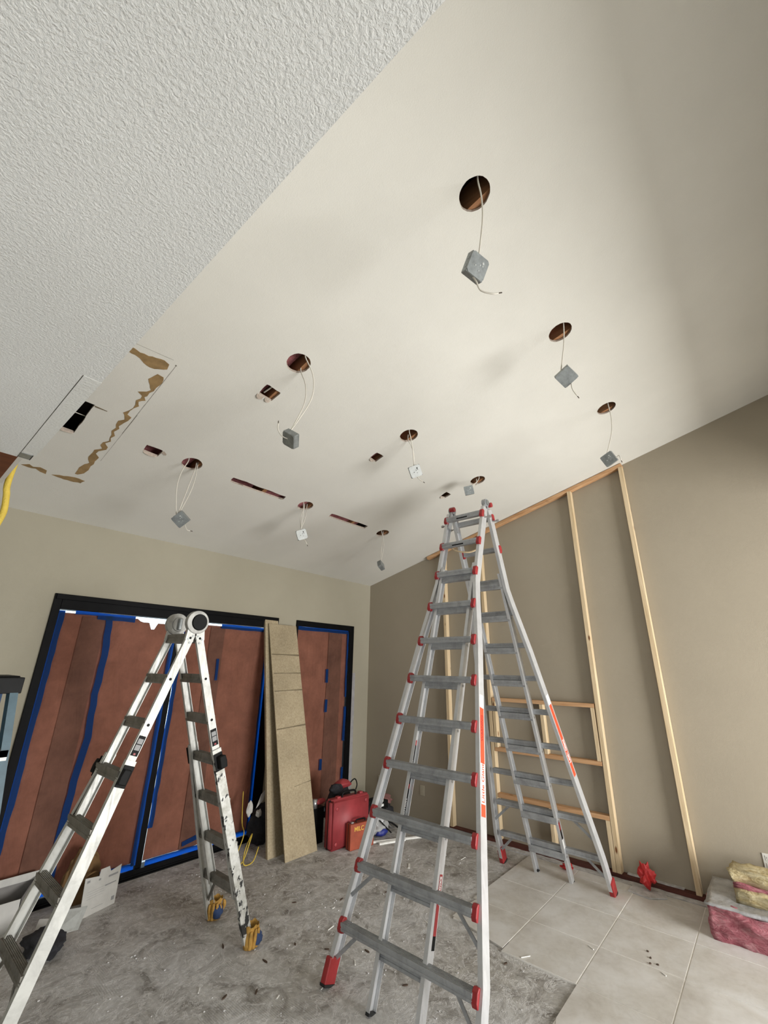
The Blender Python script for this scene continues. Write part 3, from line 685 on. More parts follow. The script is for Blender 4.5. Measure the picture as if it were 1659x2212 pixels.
# tall extension A-frame ladder
LX = 3.62; SL = .344
def cyf(z): return 1.957+.028*z/3.4
def hwf(z): return .195 if z > 2.50 else .195+(2.50-z)*.1290
big = thing('tall_ladder', (LX, 1.96, 0), 'tall flared aluminium A-frame ladder with red rung caps in mid-room', 'ladder')
def RO(z): return (hwf(z) if z > .3 else hwf(.3)+(.3-z)*.04)+(.036 if z < 2.2 else max(.014, .036-(z-2.2)*.06))
big_rungs = [.28+.296*k for k in range(11)]
for side in (-1, 1):                         # -1 the near section, +1 the section by the wall
    x0 = 2.442 if side < 0 else 4.803
    XP = lambda z: x0-side*SL*z+side*max(0, .28-z)*.09
    dirz = Vector((-side*SL, 0, 1)).normalized(); nrm = Vector((1, 0, side*SL)).normalized()*side   # outward
    for s in (-1, 1):                        # -1 right rail (low y), +1 left rail
        zs = [.06, .30, 1.0, 2.0, 2.42, 2.56, 3.31]
        pts = [Vector((XP(z), cyf(z)+s*RO(z), z)) for z in zs]
        bm = bmesh.new(); sweep(bm, pts, csec(.078, .030), nrm, Y*s); rail = link('outer_rail', bm, M['alu'], big)
        # inner straight rail
        zi = [.012, 1.2, 2.4, 2.72]; pts = [Vector((XP(z)-side*.004, cyf(z)+s*.176, z)) for z in zi]
        bm = bmesh.new(); sweep(bm, pts, csec(.064, .026), nrm, Y*s); ir = link('inner_rail', bm, M['alu'], big)
        p = Vector((XP(.0)-side*.004, cyf(0)+s*.176, 0)); bm = bmesh.new(); sweep(bm, [p, p+dirz*.014], boxsec(.064, .026), nrm, Y*s); link('rubber_tip', bm, M['rubber'], ir)
        # boot
        y_ = cyf(0)+s*(RO(0)+.004)
        p0 = Vector((XP(0), y_, .0)); bm = bmesh.new()
        sweep(bm, [p0+Vector((0, 0, .012)), p0+dirz*.05+Vector((0, 0, .01)), p0+dirz*.135], [(-.046, .004), (.046, .004), (.046, -.038), (-.046, -.038)], nrm, Y*s); boot = link('foot_boot', bm, M['redplastic'], big, bevel=.006)
        bm = bmesh.new(); sweep(bm, [p0, p0+Vector((0, 0, .016))], [(-.048, .006), (.048, .006), (.048, -.040), (-.048, -.040)], nrm, Y*s); link('rubber_sole', bm, M['rubber'], boot, bevel=.003)
        # hinge at the top
        hc = Vector((LX, cyf(3.4)+s*.188, 3.375))
        bm = bmesh.new(); cyl(bm, hc-Y*.020, hc+Y*.020, .040, 28); hg = link('hinge', bm, M['alu_step'], big) if side < 0 else None
        if side > 0: bm.free()
        else:
            bm = bmesh.new(); cyl(bm, hc+Y*s*.020, hc+Y*s*.030, .028, 20); link('hinge_cap', bm, M['galv'], hg)
            bm = bmesh.new(); kc = hc+Vector((.052, s*.016, -.012)) if s < 0 else hc+Vector((-.03, -.02, .0)); cyl(bm, kc-Y*.026, kc+Y*.026, .024, 20); link('lock_knob', bm, M['redplastic'], hg)
        bm = bmesh.new(); e = Vector((XP(3.16), cyf(3.3)+s*.188, 3.16)); f_ = hc.copy(); f_.y = e.y; sweep(bm, [e, e.lerp(f_, .95)], [(-.026, .012), (.026, .012), (.026, -.012), (-.026, -.012)], nrm, Y*s); link('hinge_arm', bm, M['alu_step'], big)
        # spring bolt
        q = Vector((XP(3.20), cyf(3.2)+s*.205, 3.20)); bm = bmesh.new(); cyl(bm, q, q+Y*s*.050, .007, 10); cyl(bm, q+Y*s*.050, q+Y*s*.068, .013, 12); link('spring_bolt', bm, M['steel'], big)
    for k, z in enumerate(big_rungs):
        cap_c = XP(z)+side*(.048 if side < 0 else .036); h = hwf(z)
        bm = bmesh.new(); sec = stepsec(.052, .046)
        sweep(bm, [Vector((cap_c-side*.004, cyf(z)-h+.01, z)), Vector((cap_c-side*.004, cyf(z)+h-.01, z))], sec, X, Z); rg = link('rung', bm, M['alu_step'], big)
        for s in ((-1, 1) if side < 0 or k >= 9 else ()):
            yy_ = cyf(z)+s*(h+(.002 if side < 0 else .006)); bm = bmesh.new()
            oc = [(-.016, -.040), (.012, -.040), (.024, -.022), (.024, .022), (.012, .040), (-.016, .040), (-.020, .03), (-.020, -.03)]
            zz = Vector((-side*SL, 0, 1)).normalized(); nn = Vector((side, 0, SL)).normalized()
            sweep(bm, [Vector((cap_c-side*.006, yy_-.017, z)), Vector((cap_c-side*.006, yy_+.017, z))], oc, nn, zz); link('rung_cap', bm, M['redplastic'], rg, bevel=.004)
        if k >= 9 and side < 0 and False: pass
        # inner rung
        zi_ = z-.045 if side < 0 else z-.050
        if zi_ < 2.75:
            bm = bmesh.new(); xx = XP(zi_)-side*.006
            sweep(bm, [Vector((xx, cyf(z)-.172, zi_)), Vector((xx, cyf(z)+.172, zi_))], stepsec(.056, .056), X, Z); link('inner_rung', bm, M['alu_step'], big)
            for s in (-1, 1):
                bm = bmesh.new(); cyl(bm, (xx, cyf(z)+s*.170, zi_), (xx, cyf(z)+s*.1805, zi_), .009, 10); link('rivet', bm, M['steel'], big)
        if k < 2:      # diagonal braces under the two lowest rungs
            for s in (-1, 1):
                a = Vector((XP(z)+side*.03, cyf(z)+s*(h-.13), z-.02)); z2 = z-.17; b = Vector((XP(z2), cyf(z2)+s*(RO(z2)-.012), z2))
                bm = bmesh.new(); d = (b-a).normalized(); n1 = d.cross(X).normalized(); sweep(bm, [a, b], [(-.011, -.003), (.011, -.003), (.011, .003), (-.011, .003)], n1, X); link('brace', bm, M['alu_step'], big)
# labels on rails
def text_obj(body, size, mtx, mat, parent, name='lettering', ext=.0004, extra=None):
    cu = bpy.data.curves.new(name, 'FONT'); cu.body = body; cu.size = size; cu.align_x = 'CENTER'; cu.align_y = 'CENTER'; cu.extrude = ext; cu.offset = .0012
    tmp = bpy.data.objects.new('tmp', cu); COL.objects.link(tmp); bpy.context.view_layer.update()
    dg = bpy.context.evaluated_depsgraph_get(); me = bpy.data.meshes.new_from_object(tmp.evaluated_get(dg)); bpy.data.objects.remove(tmp)
    me.transform(mtx); me.materials.clear(); me.materials.append(mat); o = bpy.data.objects.new(name, me); COL.objects.link(o); o.parent = parent
    return o
def rail_label(side, s, z0, z1, wd_, mats, texts, parent, dist=.0006, inner=False, face='outer'):
    """coloured bands [(t0,t1,mat)] on the outer (y) face of a rail between heights z0 and z1"""
    x0 = 2.442 if side < 0 else 4.803
    def pt(z): return Vector((x0-side*SL*z, cyf(z)+s*(RO(z) if not inner else .176), z))
    if face == 'inner':   # seen web side, below camera-left, facing -y on left-hand rail
        off = -Y*s*.0042
    else: off = Y*s*.0006
    a, b = pt(z0), pt(z1); d = (b-a).normalized(); n = Vector((d.z, 0, -d.x)).normalized(); root = None
    yn = Y*(s if face != 'inner' else -s)
    for t0, t1, m in mats:
        p, q = a.lerp(b, t0)+off, a.lerp(b, t1)+off; bm = bmesh.new()
        prism(bm, [p-n*wd_/2, p+n*wd_/2, q+n*wd_/2, q-n*wd_/2], yn*.0008); o = link('label', bm, m, parent)
    for body, tt, size, m in texts:
        p = a.lerp(b, tt)+off+yn*.0009
        Zx = yn; Xx = d; Yx = Zx.cross(Xx).normalized()
        mt = Matrix((Xx, Yx, Zx)).transposed().to_4x4(); mt.translation = p; text_obj(body, size, mt, m, parent)
rail_label(-1, -1, .98, 1.66, .052, [(0, .09, M['orangered']), (.09, .40, M['white']), (.40, .88, M['orangered']), (.88, 1.0, M['white'])],
           [('Little Giant', .25, .048, M['orangered']), ('WARNING', .70, .034, M['redplastic'])], big)
rail_label(1, -1, .95, 1.62, .048, [(0, .88, M['orangered']), (.88, 1, M['white'])], [('Little Giant', .30, .044, M['white'])], big)
rail_label(-1, 1, 1.00, 1.33, .036, [(0, .9, M['blackplastic']), (.9, 1, M['redplastic'])], [('DANGER', .45, .028, M['greyprint'])], big, inner=True, face='inner')
rail_label(-1, 1, .80, 1.06, .036, [(0, .9, M['blackplastic']), (.9, 1, M['redplastic'])], [('CAUTION', .45, .028, M['greyprint'])], big, inner=True, face='inner')
rail_label(-1, -1, .34, .66, .030, [(0, .18, M['blackplastic']), (.18, .62, M['redplastic']), (.62, .72, M['blackplastic']), (.72, 1, M['redplastic'])], [('NOTICE', .85, .022, M['white'])], big, inner=True)
rail_label(1, -1, .30, .52, .028, [(0, .35, M['white']), (.35, .7, M['blackplastic']), (.7, 1, M['redplastic'])], [], big, inner=True)
bm = bmesh.new(); zr = big_rungs[4]-.065; xx = 4.803-SL*zr-.006
box(bm, (xx-.0295, 1.93, zr-.008), (xx-.0288, 2.02, zr+.009)); link('label', bm, M['white'], big)
bm = bmesh.new(); box(bm, (xx-.0296, 2.02, zr-.008), (xx-.0288, 2.05, zr+.009)); link('label', bm, M['redplastic'], big)
for k in (9, 10):
    z = big_rungs[k]; xx = 2.442+SL*z-.048; bm = bmesh.new(); box(bm, (xx-.0237, 1.93, z-.016), (xx-.0225, 2.05, z-.005)); link('label', bm, M['blackplastic'], big)
adopt(big)
bm = bmesh.new(); tube(bm, smooth_path([(3.49, 2.13, 2.95), (3.485, 2.08, 2.91), (3.50, 2.0, 2.885), (3.52, 1.93, 2.88), (3.54, 1.85, 2.91), (3.545, 1.81, 2.96)], 5), .008, 8)
tag(link('rope', bm, M['pine'], None, True), 'short tan rope draped between the rails at the top of the tall ladder', 'rope')

# worn hinged ladder on the left, standing on gloves
AX, AZ = 1.60, 2.13; SS = .332
lad = thing('hinged_ladder', (AX, 3.40, 0), 'worn aluminium folding ladder with large round hinges before the papered door', 'ladder')
def near_y(z): return 3.195 if z > 1.25 else 3.195-.055*(1.25-z)/1.25
def far_y(z): return 3.555 if z > 1.25 else 3.580+.085*(1.25-z)/1.25
lr = [2.02, 1.738, 1.457, 1.178, .90, .618, .335]
for side in (-1, 1):
    XQ = lambda z: AX+side*(AZ-z)*SS
    nrm = Vector((1, 0, side*SS)).normalized()*side
    dirz = Vector((-side*SS, 0, 1)).normalized()
    for s in (-1, 1):
        yy_ = near_y if s < 0 else far_y; yt = 3.20 if s < 0 else 3.55
        zt = AZ-.085; zb = .30
        bm = bmesh.new(); sweep(bm, [Vector((XQ(z), yt+s*.0, z)) for z in (zb if side > 0 else .9, zt)], csec(.055, .026), nrm, Y*s); irl = link('upper_rail', bm, M['alu_worn'], lad)
        zs = [.03 if side < 0 else .035, .62, 1.26]
        bm = bmesh.new(); sweep(bm, [Vector((XQ(z), yy_(z)+s*.006, z)) for z in zs], csec(.067, .032), nrm, Y*s); orl = link('lower_rail', bm, M['chip'] if s < 0 and side > 0 else M['alu_worn'], lad)
        # hinge
        bm = bmesh.new(); e = Vector((XQ(AZ-.13), yt, AZ-.13)); f_ = Vector((AX+side*.030, yt, AZ-.03)); sweep(bm, [e, f_], [(-.031, .002), (.031, .002), (.031, -.022), (-.031, -.022)], nrm, Y*s); link('hinge_arm', bm, M['alu_worn'], lad)
        for da, dn in ((.035, -.012), (.065, .012), (.085, -.010)):
            bm = bmesh.new(); p = Vector((XQ(AZ-.06), yt, AZ-.06))-dirz*da+nrm*dn; cyl(bm, p+Y*s*.0, p+Y*s*.005, .0075, 10); link('rivet', bm, M['galv'], lad)
        # black plugs at the rung ends
        for z in lr[:3]: bm = bmesh.new(); cyl(bm, (XQ(z), yt, z), (XQ(z), yt+s*.003, z), .009, 14); link('rung_plug', bm, M['blackplastic'], lad)
        # lock
        z = 1.178; p = Vector((XQ(z), yy_(z)+s*.008, z)); bm = bmesh.new(); sweep(bm, [p-dirz*.060, p+dirz*.060], [(-.033, 0), (.033, 0), (.033, .006), (-.033, .006)], nrm, Y*s); lk = link('lock_plate', bm, M['blackplastic'], lad, bevel=.003)
        bm = bmesh.new(); sweep(bm, [p+Y*s*.006+nrm*.004, p+Y*s*.030+nrm*.010, p+Y*s*.046+nrm*.012], [(-.024, -.044), (.026, -.044), (.030, .0), (.024, .040), (-.022, .040)], nrm, dirz); link('lock_knob', bm, M['blackplastic'], lk, bevel=.006)
        if s < 0:      # warning label above the lock
            for (a_, b_, w1, m_) in ((1.285, 1.395, .046, 'blackplastic'), (1.315, 1.345, .034, 'greyprint'), (1.350, 1.378, .034, 'greyprint'), (1.290, 1.300, .014, 'redplastic')):
                bm = bmesh.new(); P, Q = Vector((XQ(a_), yt-.0006, a_)), Vector((XQ(b_), yt-.0006, b_)); prism(bm, [P-nrm*w1/2, P+nrm*w1/2, Q+nrm*w1/2, Q-nrm*w1/2], -Y*(.0008 if m_ == 'blackplastic' else .0014)); link('label', bm, M[m_], lad)
    for k, z in enumerate(lr):
        if k < 3: y0, y1 = 3.202, 3.548; xx = XQ(z)
        else: y0, y1 = near_y(z)+.004, far_y(z)-.004; xx = XQ(z)+side*.014
        bm = bmesh.new(); sweep(bm, [Vector((xx, y0, z)), Vector((xx, y1, z))], stepsec(.050, .062), X, Z); link('rung', bm, M['alu_dirty'], lad)
    # low cross brace and diagonals
    for s in (-1, 1):
        z = .335; yy_ = near_y if s < 0 else far_y
        a = Vector((XQ(z)+side*.02, yy_(z)-s*.13, z-.02)); z2 = .15; b = Vector((XQ(z2), yy_(z2)-s*.004, z2)); d = (b-a).normalized(); n1 = d.cross(X).normalized()
        bm = bmesh.new(); sweep(bm, [a, b], [(-.013, -.003), (.013, -.003), (.013, .003), (-.013, .003)], n1, X); link('brace', bm, M['alu_dirty'], lad)
        if side < 0:
            p = Vector((XQ(0), yy_(0)+s*.006, 0)); bm = bmesh.new(); sweep(bm, [p, p+dirz*.06], boxsec(.08, .036), nrm, Y*s); link('rubber_foot', bm, M['rubber'], lad)
for s, yt in ((-1, 3.20), (1, 3.55)):
    hc = Vector((AX, yt-s*.010, AZ+.005)); bm = bmesh.new(); cyl(bm, hc-Y*.022, hc+Y*.022, .084, 40)
    hg = link('hinge_disc', bm, M['hinge_grey'], lad, bevel=.004)
    bm = bmesh.new(); q = hc-Y*.022 if True else hc
    cyl(bm, q+X*.010, q-Y*.010+X*.010, .060 if s < 0 else .056, 30, r2=.054 if s < 0 else .052); link('lock_button', bm, M['blackplastic'] if s < 0 else M['hinge_grey'], hg)
    if s > 0:
        bm = bmesh.new(); box(bm, (q.x-.006, q.y-.034, q.z-.045), (q.x+.022, q.y-.008, q.z+.045)); link('lock_lever', bm, M['galv'], hg, bevel=.006)
adopt(lad)

# work gloves pulled over the two right feet
def glove(c, yawg, label, flip):
    t = thing('work_glove', c, label, 'glove', 'work gloves under the folding ladder feet')
    mt = Matrix.Translation(c) @ Matrix.Rotation(yawg, 4, 'Z')
    bm = bmesh.new(); rings = []
    prof = [(.0, .030), (.006, .046), (.03, .052), (.06, .050), (.09, .044), (.115, .047), (.135, .052)]
    n = 20
    for i, (z, r) in enumerate(prof):
        rings.append([bm.verts.new(mt @ Vector((cos(2*pi*k/n)*r*(1.05+.10*noise.noise(Vector((k*.7, z*30, flip*5)))), sin(2*pi*k/n)*r*.9*(1+.12*noise.noise(Vector((k*.8, z*25, 9+flip)))), z+(.008*sin(k*1.9+flip) if i == len(prof)-1 else 0)))) for k in range(n)])
    for i in range(len(rings)-1):
        for k in range(n): bm.faces.new((rings[i][k], rings[i][(k+1) % n], rings[i+1][(k+1) % n], rings[i+1][k]))
    bm.faces.new(rings[0][::-1]); link('leather_palm', bm, M['glove_y'], t, True)
    for k, (a, l_, tl) in enumerate(((-2.5, .060, .2), (-1.9, .070, .05), (-1.35, .066, -.1), (-.8, .052, -.2))):
        base = Vector((cos(a)*.046, sin(a)*.042, .030)); p1 = base+Vector((cos(a)*.008, sin(a)*.008, .040)); p2 = base+Vector((cos(a)*.012+tl*.03, sin(a)*.012, l_*.95+.022)); 
        bm = bmesh.new(); tube(bm, [mt @ q for q in smooth_path([base-Vector((0, 0, .02)), base, p1, p2], 3)], .013, 9, taper=[.9, 1, 1.05, 1.05, 1.0, 1.0, .95, .9, .8, .55]); link('finger', bm, M['glove_y'], t, True)
    bm = bmesh.new(); tube(bm, [mt @ Vector(q) for q in smooth_path([(.035, .02, .05), (.066, .015, .06), (.070, .0, .09), (.060, -.01, .115)], 3)], .015, 9, taper=[.9, 1, 1.05, 1.05, 1.0, 1.0, .95, .9, .7, .5]); link('thumb', bm, M['glove_y'], t, True)
    bm = bmesh.new(); blob(bm, mt @ Vector((.020, -.036, .056)), (.040, .034, .044), 4+flip, .3, 3); link('fabric_back', bm, M['glove_b'], t, True)
    return adopt(t)
glove((2.315, 3.150, 0), .35, 'yellow and blue work glove under the near right ladder foot', 0)
glove((2.330, 3.665, 0), -.4, 'yellow and blue work glove under the far right ladder foot', 1)

# blue fibreglass step ladder cut by the left frame edge
bl = thing('step_ladder', (.3, 2.6, 0), 'blue fibreglass step ladder with black top cap at left edge', 'ladder')
bm = bmesh.new(); box(bm, (.04, 2.44, 1.712), (.500, 2.70, 1.775)); box(bm, (.05, 2.455, 1.775), (.485, 2.685, 1.781)); tcap = link('top_cap', bm, M['blackplastic'], bl, bevel=.012)
bm = bmesh.new(); cyl(bm, (.30, 2.4395, 1.742), (.30, 2.4370, 1.742), .05, 28)
for v in bm.verts: v.co.z = 1.742+(v.co.z-1.742)*.42; v.co.x = .34+(v.co.x-.30)*1.6
link('emblem', bm, M['greyprint'], tcap)
for sx in (-1, 1):
    xt = .28+sx*.210; xb = .28+sx*.345
    bm = bmesh.new(); sweep(bm, [Vector((xb, 2.16, .02)), Vector((xt, 2.475, 1.72))], [(-.034, .0), (.034, 0), (.034, -.028), (.030, -.028), (.030, -.004), (-.030, -.004), (-.030, -.028), (-.034, -.028)], Y, X*sx); link('front_rail', bm, M['blue_fg'], bl)
    bm = bmesh.new(); sweep(bm, [Vector((xb-.02*sx, 3.22, .02)), Vector((xt-.02*sx, 2.64, 1.72))], [(-.026, .0), (.026, 0), (.026, -.026), (.022, -.026), (.022, -.004), (-.022, -.004), (-.022, -.026), (-.026, -.026)], Y, X*sx); link('rear_rail', bm, M['blue_shaded'], bl)
    for yb_ in (2.16, 3.22):
        bm = bmesh.new(); box(bm, (xb-.03, yb_-.04, 0), (xb+.02, yb_+.04, .03)); link('rubber_foot', bm, M['rubber'], bl)
    bm = bmesh.new(); sweep(bm, [Vector((xt+sx*.02-sx*.03, 2.45, 1.44)), Vector((xt-sx*.07, 2.44, 1.50))], [(-.01, -.003), (.01, -.003), (.01, .003), (-.01, .003)], Y, X); link('step_bracket', bm, M['steel'], bl)
for k in range(5):
    z = 1.50-.305*k; f_ = (1.72-z)/1.70; hw = .205+.135*f_; y_ = 2.475-.315*f_
    bm = bmesh.new(); box(bm, (.28-hw, y_-.04, z-.020), (.28+hw, y_+.045, z+.004)); box(bm, (.28-hw, y_-.04, z-.034), (.28+hw, y_-.036, z+.004)); link('step', bm, M['alu_worn'], bl)
adopt(bl)

# ------------------------------------------------------------------ boards leaning on the wall between the doors
def lean_board(name, b0, b1, t0, t1, th, label, marks=()):
    b0, b1, t0, t1 = map(Vector, (b0, b1, t0, t1)); n = (b1-b0).cross(t0-b0).normalized()
    if n.y > 0: n = -n
    t = thing(name, (b0+b1)/2, label, 'board')
    bm = bmesh.new(); A = [b0, b1, t1, t0]; prism(bm, A, -n*th)
    bd = link('panel', bm, M['osb'], t)
    for v in marks:
        f_, a_, b_, wd_ = v; P = b0.lerp(t0, f_).lerp(b1.lerp(t1, f_+b_), .0); L_ = b0.lerp(t0, f_); R_ = b1.lerp(t1, f_+b_); s0 = L_.lerp(R_, a_)
        up = (t0-b0).normalized(); bm = bmesh.new(); prism(bm, [s0+n*.0002, s0.lerp(R_, .5)+up*.004+n*.0002, R_+n*.0002, R_+up*wd_+n*.0002, s0.lerp(R_, .5)+up*wd_*.7+n*.0002, s0+up*wd_*.6+n*.0002], n*.0006); link('dark_streak', bm, M['stain'], t)
    return adopt(t)
lean_board('particle_board', (3.317, 4.066, 0.0), (3.737, 4.066, 0.0), (3.325, 4.765, 2.342), (3.762, 4.765, 2.342), .012,
           'wide tan particle board with dark streaks leaning between the doors', [(.838, .03, -.003, .022), (.745, .05, .0, .016), (.660, .03, .002, .018), (.490, .02, .008, .020), (.245, .45, .016, .010)])
lean_board('particle_board', (3.240, 4.25, 0.0), (3.66, 4.262, 0.0), (3.285, 4.800, 2.395), (3.485, 4.800, 2.393), .030,
           'second tan particle board standing behind the wide streaked one')

# ------------------------------------------------------------------ cases and tools by the boards
def local(c, ang): return Matrix.Translation(c) @ Matrix.Rotation(ang, 4, 'Z')
mt = local((3.789, 3.912, 0), radians(-5))
case = thing('tool_case', (3.789, 3.912, 0), 'large dusty red plastic tool case standing by the boards', 'case')
bm = bmesh.new(); box(bm, (0, 0, 0), (.545, .145, .46), 0, mt); bmesh.ops.bevel(bm, geom=bm.edges[:], offset=.022, segments=3, affect='EDGES'); link('shell', bm, M['redcase'], case, True)
bm = bmesh.new(); box(bm, (-.004, .068, .01), (.549, .077, .455), 0, mt); link('seam', bm, M['blackplastic'], case)
bm = bmesh.new(); tube(bm, [mt @ Vector(p) for p in smooth_path([(.18, .07, .455), (.185, .07, .49), (.22, .07, .505), (.34, .07, .505), (.375, .07, .49), (.38, .07, .455)], 4)], .011, 8); link('handle', bm, M['blackplastic'], case, True)
for xx, zz in ((.06, .38), (.06, .06), (.48, .40), (.30, .20), (.48, .08)):
    bm = bmesh.new(); q = mt @ Vector((xx, -.001, zz)); d = mt.to_3x3() @ Vector((0, -1, 0)); cyl(bm, q, q+d*.004, .020, 18, r2=.016); link('boss', bm, M['redcase'], case, True)
for xx in (.10, .43):
    bm = bmesh.new(); box(bm, (xx, .05, .452), (xx+.045, .095, .478), 0, mt); link('latch', bm, M['redcase'], case, bevel=.004)
adopt(case)
mt2 = local((3.950, 3.792, 0), radians(-11))
oc_ = thing('small_tool_case', (3.950, 3.792, 0), 'small dusty orange metal case before the red case', 'case')
bm = bmesh.new(); box(bm, (0, 0, 0), (.315, .085, .235), 0, mt2); link('shell', bm, M['orangecase'], oc_, bevel=.006)
bm = bmesh.new(); box(bm, (-.003, .04, .0), (.318, .045, .238), 0, mt2); link('lid_seam', bm, M['rubber'], oc_)
bm = bmesh.new(); tube(bm, [mt2 @ Vector(p) for p in smooth_path([(.10, .04, .232), (.105, .04, .258), (.21, .04, .258), (.215, .04, .232)], 4)], .007, 8); link('handle', bm, M['blackplastic'], oc_, True)
for xx in (.03, .26):
    bm = bmesh.new(); box(bm, (xx, .03, .232), (xx+.03, .06, .247), 0, mt2); link('latch', bm, M['galv'], oc_)
m3 = mt2 @ Matrix.Translation((.150, -.001, .185)) @ Matrix.Rotation(pi/2, 4, 'X'); text_obj('MILC 17', .058, m3, M['yellow'], oc_)
adopt(oc_)
def cluster(name, label, cat, loc, pieces):
    t = thing(name, loc, label, cat)
    for nm, fn, mat, sm in pieces:
        bm = bmesh.new(); fn(bm); link(nm, bm, mat, t, sm)
    return adopt(t)
cluster('tool_bag', 'black and red tool bag lying behind the red case', 'bag', (4.10, 4.26, 0), [
    ('bag_body', lambda b: blob(b, (4.24, 4.27, .25), (.20, .13, .25), 1, .18, 4), M['darkcloth'], True),
    ('red_flap', lambda b: blob(b, (4.24, 4.24, .50), (.12, .07, .045), 2, .3, 3), M['redcase'], True),
    ('black_pad', lambda b: blob(b, (4.08, 4.18, .49), (.09, .06, .045), 3, .3, 3), M['darkcloth'], True),
    ('strap', lambda b: tube(b, smooth_path([(4.30, 4.2, .48), (4.38, 4.2, .53), (4.43, 4.2, .53), (4.46, 4.2, .47), (4.44, 4.2, .42)], 5), .007, 7), M['blackplastic'], True)])
cluster('power_tool', 'red tool with silver collar on a black box by the boards', 'tool', (3.83, 4.30, 0), [
    ('black_case', lambda b: box(b, (3.70, 4.20, 0), (3.93, 4.42, .34)), M['blackplastic'], False),
    ('red_body', lambda b: blob(b, (3.86, 4.20, .40), (.075, .035, .028), 5, .2, 3), M['redcase'], True),
    ('silver_collar', lambda b: cyl(b, (3.79, 4.21, .345), (3.79, 4.21, .43), .030, 18), M['steel'], True)])
cluster('tool_heap', 'heap of black bags and hand tools in the far corner', 'tools', (4.6, 4.05, 0), [
    ('black_bag', lambda b: blob(b, (4.70, 4.12, .13), (.30, .20, .15), 6, .3, 4), M['darkcloth'], True),
    ('clear_film', lambda b: blob(b, (4.52, 3.93, .09), (.15, .12, .10), 7, .45, 4), M['plastic_clear'], True),
    ('blue_tool', lambda b: blob(b, (4.52, 3.84, .040), (.09, .05, .040), 8, .3, 3), M['bluebit'], True),
    ('pink_cloth', lambda b: blob(b, (4.98, 4.22, .21), (.15, .10, .05), 9, .4, 3), plain('pink_fabric', (.28, .13, .12), .9), True),
    ('handle', lambda b: tube(b, [(4.55, 3.83, .14), (4.68, 3.80, .05)], .008, 8), M['steel'], True),
    ('handle', lambda b: tube(b, [(4.60, 3.86, .16), (4.76, 3.78, .04)], .010, 8), M['blackplastic'], True),
    ('handle', lambda b: tube(b, [(4.48, 3.84, .16), (4.60, 3.76, .03)], .007, 8), M['blackplastic'], True),
    ('tool_body', lambda b: box(b, (4.62, 3.98, .20), (4.80, 4.08, .285)), M['blackplastic'], False),
    ('white_grip', lambda b: box(b, (4.60, 3.97, .285), (4.70, 4.03, .33)), M['carton'], False),
    ('white_tag', lambda b: box(b, (4.67, 3.972, .235), (4.71, 3.978, .26)), M['white'], False)])
for (a, b, lb) in (((4.286, 3.765, .012), (4.83, 3.440, .012), 'long white trim strip lying before the tool heap, rear one'), ((4.30, 3.685, .010), (4.60, 3.555, .010), 'shorter white trim strip lying before the tool heap, front one')):
    bm = bmesh.new(); A_, B_ = Vector(a), Vector(b); d = (B_-A_).normalized(); n = Vector((-d.y, d.x, 0)); sweep(bm, [A_, B_], [(-.012, -.010), (.012, -.010), (.012, .006), (.004, .010), (-.012, .004)], n, Z); tag(link('trim_strip', bm, M['whitescrap']), lb, 'trim')
# yellow cord, papers and rubbish between the big door and the boards
bm = bmesh.new(); tube(bm, smooth_path([(3.20, 4.74, .52), (3.18, 4.70, .42), (3.16, 4.64, .25), (3.10, 4.5, .19), (2.98, 4.42, .03), (3.02, 4.36, .012), (3.12, 4.40, .17), (3.16, 4.45, .19), (3.05, 4.38, .09), (3.00, 4.30, .012), (3.10, 4.30, .012), (3.19, 4.35, .10)], 6), .0052, 8)
tag(link('extension_cord', bm, M['yellowcord'], None, True), 'yellow extension cord coiled on the floor beside the boards', 'cord')
cluster('rubbish_bag', 'dark bag with crumpled white papers behind the boards', 'bag', (3.40, 4.64, 0), [
    ('bag_body', lambda b: blob(b, (3.42, 4.66, .19), (.15, .09, .20), 12, .25, 4), M['darkcloth'], True),
    ('crumpled_paper', lambda b: blob(b, (3.14, 4.50, .41), (.035, .02, .065), 13, .35, 3), M['carton'], True),
    ('crumpled_paper', lambda b: blob(b, (3.28, 4.53, .34), (.030, .03, .035), 14, .35, 3), M['carton'], True),
    ('folded_paper', lambda b: prism(b, [(3.22, 4.50, .40), (3.30, 4.50, .46), (3.33, 4.50, .56), (3.27, 4.50, .52)], (0, .004, 0)), M['carton'], False)])

# ------------------------------------------------------------------ cartons bottom left
ct = thing('carton', (1.10, 4.68, 0), 'open white cardboard box standing against the left glass door', 'box')
bm = bmesh.new(); th = .005
box(bm, (.55, 4.575, 0), (1.285, 4.575+th, .19)); link('front_panel', bm, M['carton'], ct)
bm = bmesh.new(); box(bm, (.55, 4.79, 0), (1.42, 4.79+th, .265)); link('back_panel', bm, M['carton_in'], ct)
bm = bmesh.new(); box(bm, (.55, 4.784, .225), (1.42, 4.789, .275)); link('back_flap', bm, M['carton'], ct)
bm = bmesh.new(); prism(bm, [(1.285, 4.575, 0), (1.42, 4.79, 0), (1.42, 4.79, .25), (1.285, 4.575, .19)], (-th, 0, 0)); link('side_panel', bm, M['carton_in'], ct)
bm = bmesh.new(); box(bm, (.55, 4.58, 0), (1.28, 4.79, .01)); link('floor_panel', bm, M['carton_in'], ct)
adopt(ct)
pc = thing('printed_carton', (1.78, 4.45, 0), 'torn white printed carton panel propped upright on the floor', 'carton')
P0, P1, T1, T0 = Vector((1.640, 4.390, 0)), Vector((1.915, 4.475, 0)), Vector((1.950, 4.550, .235)), Vector((1.655, 4.459, .235))
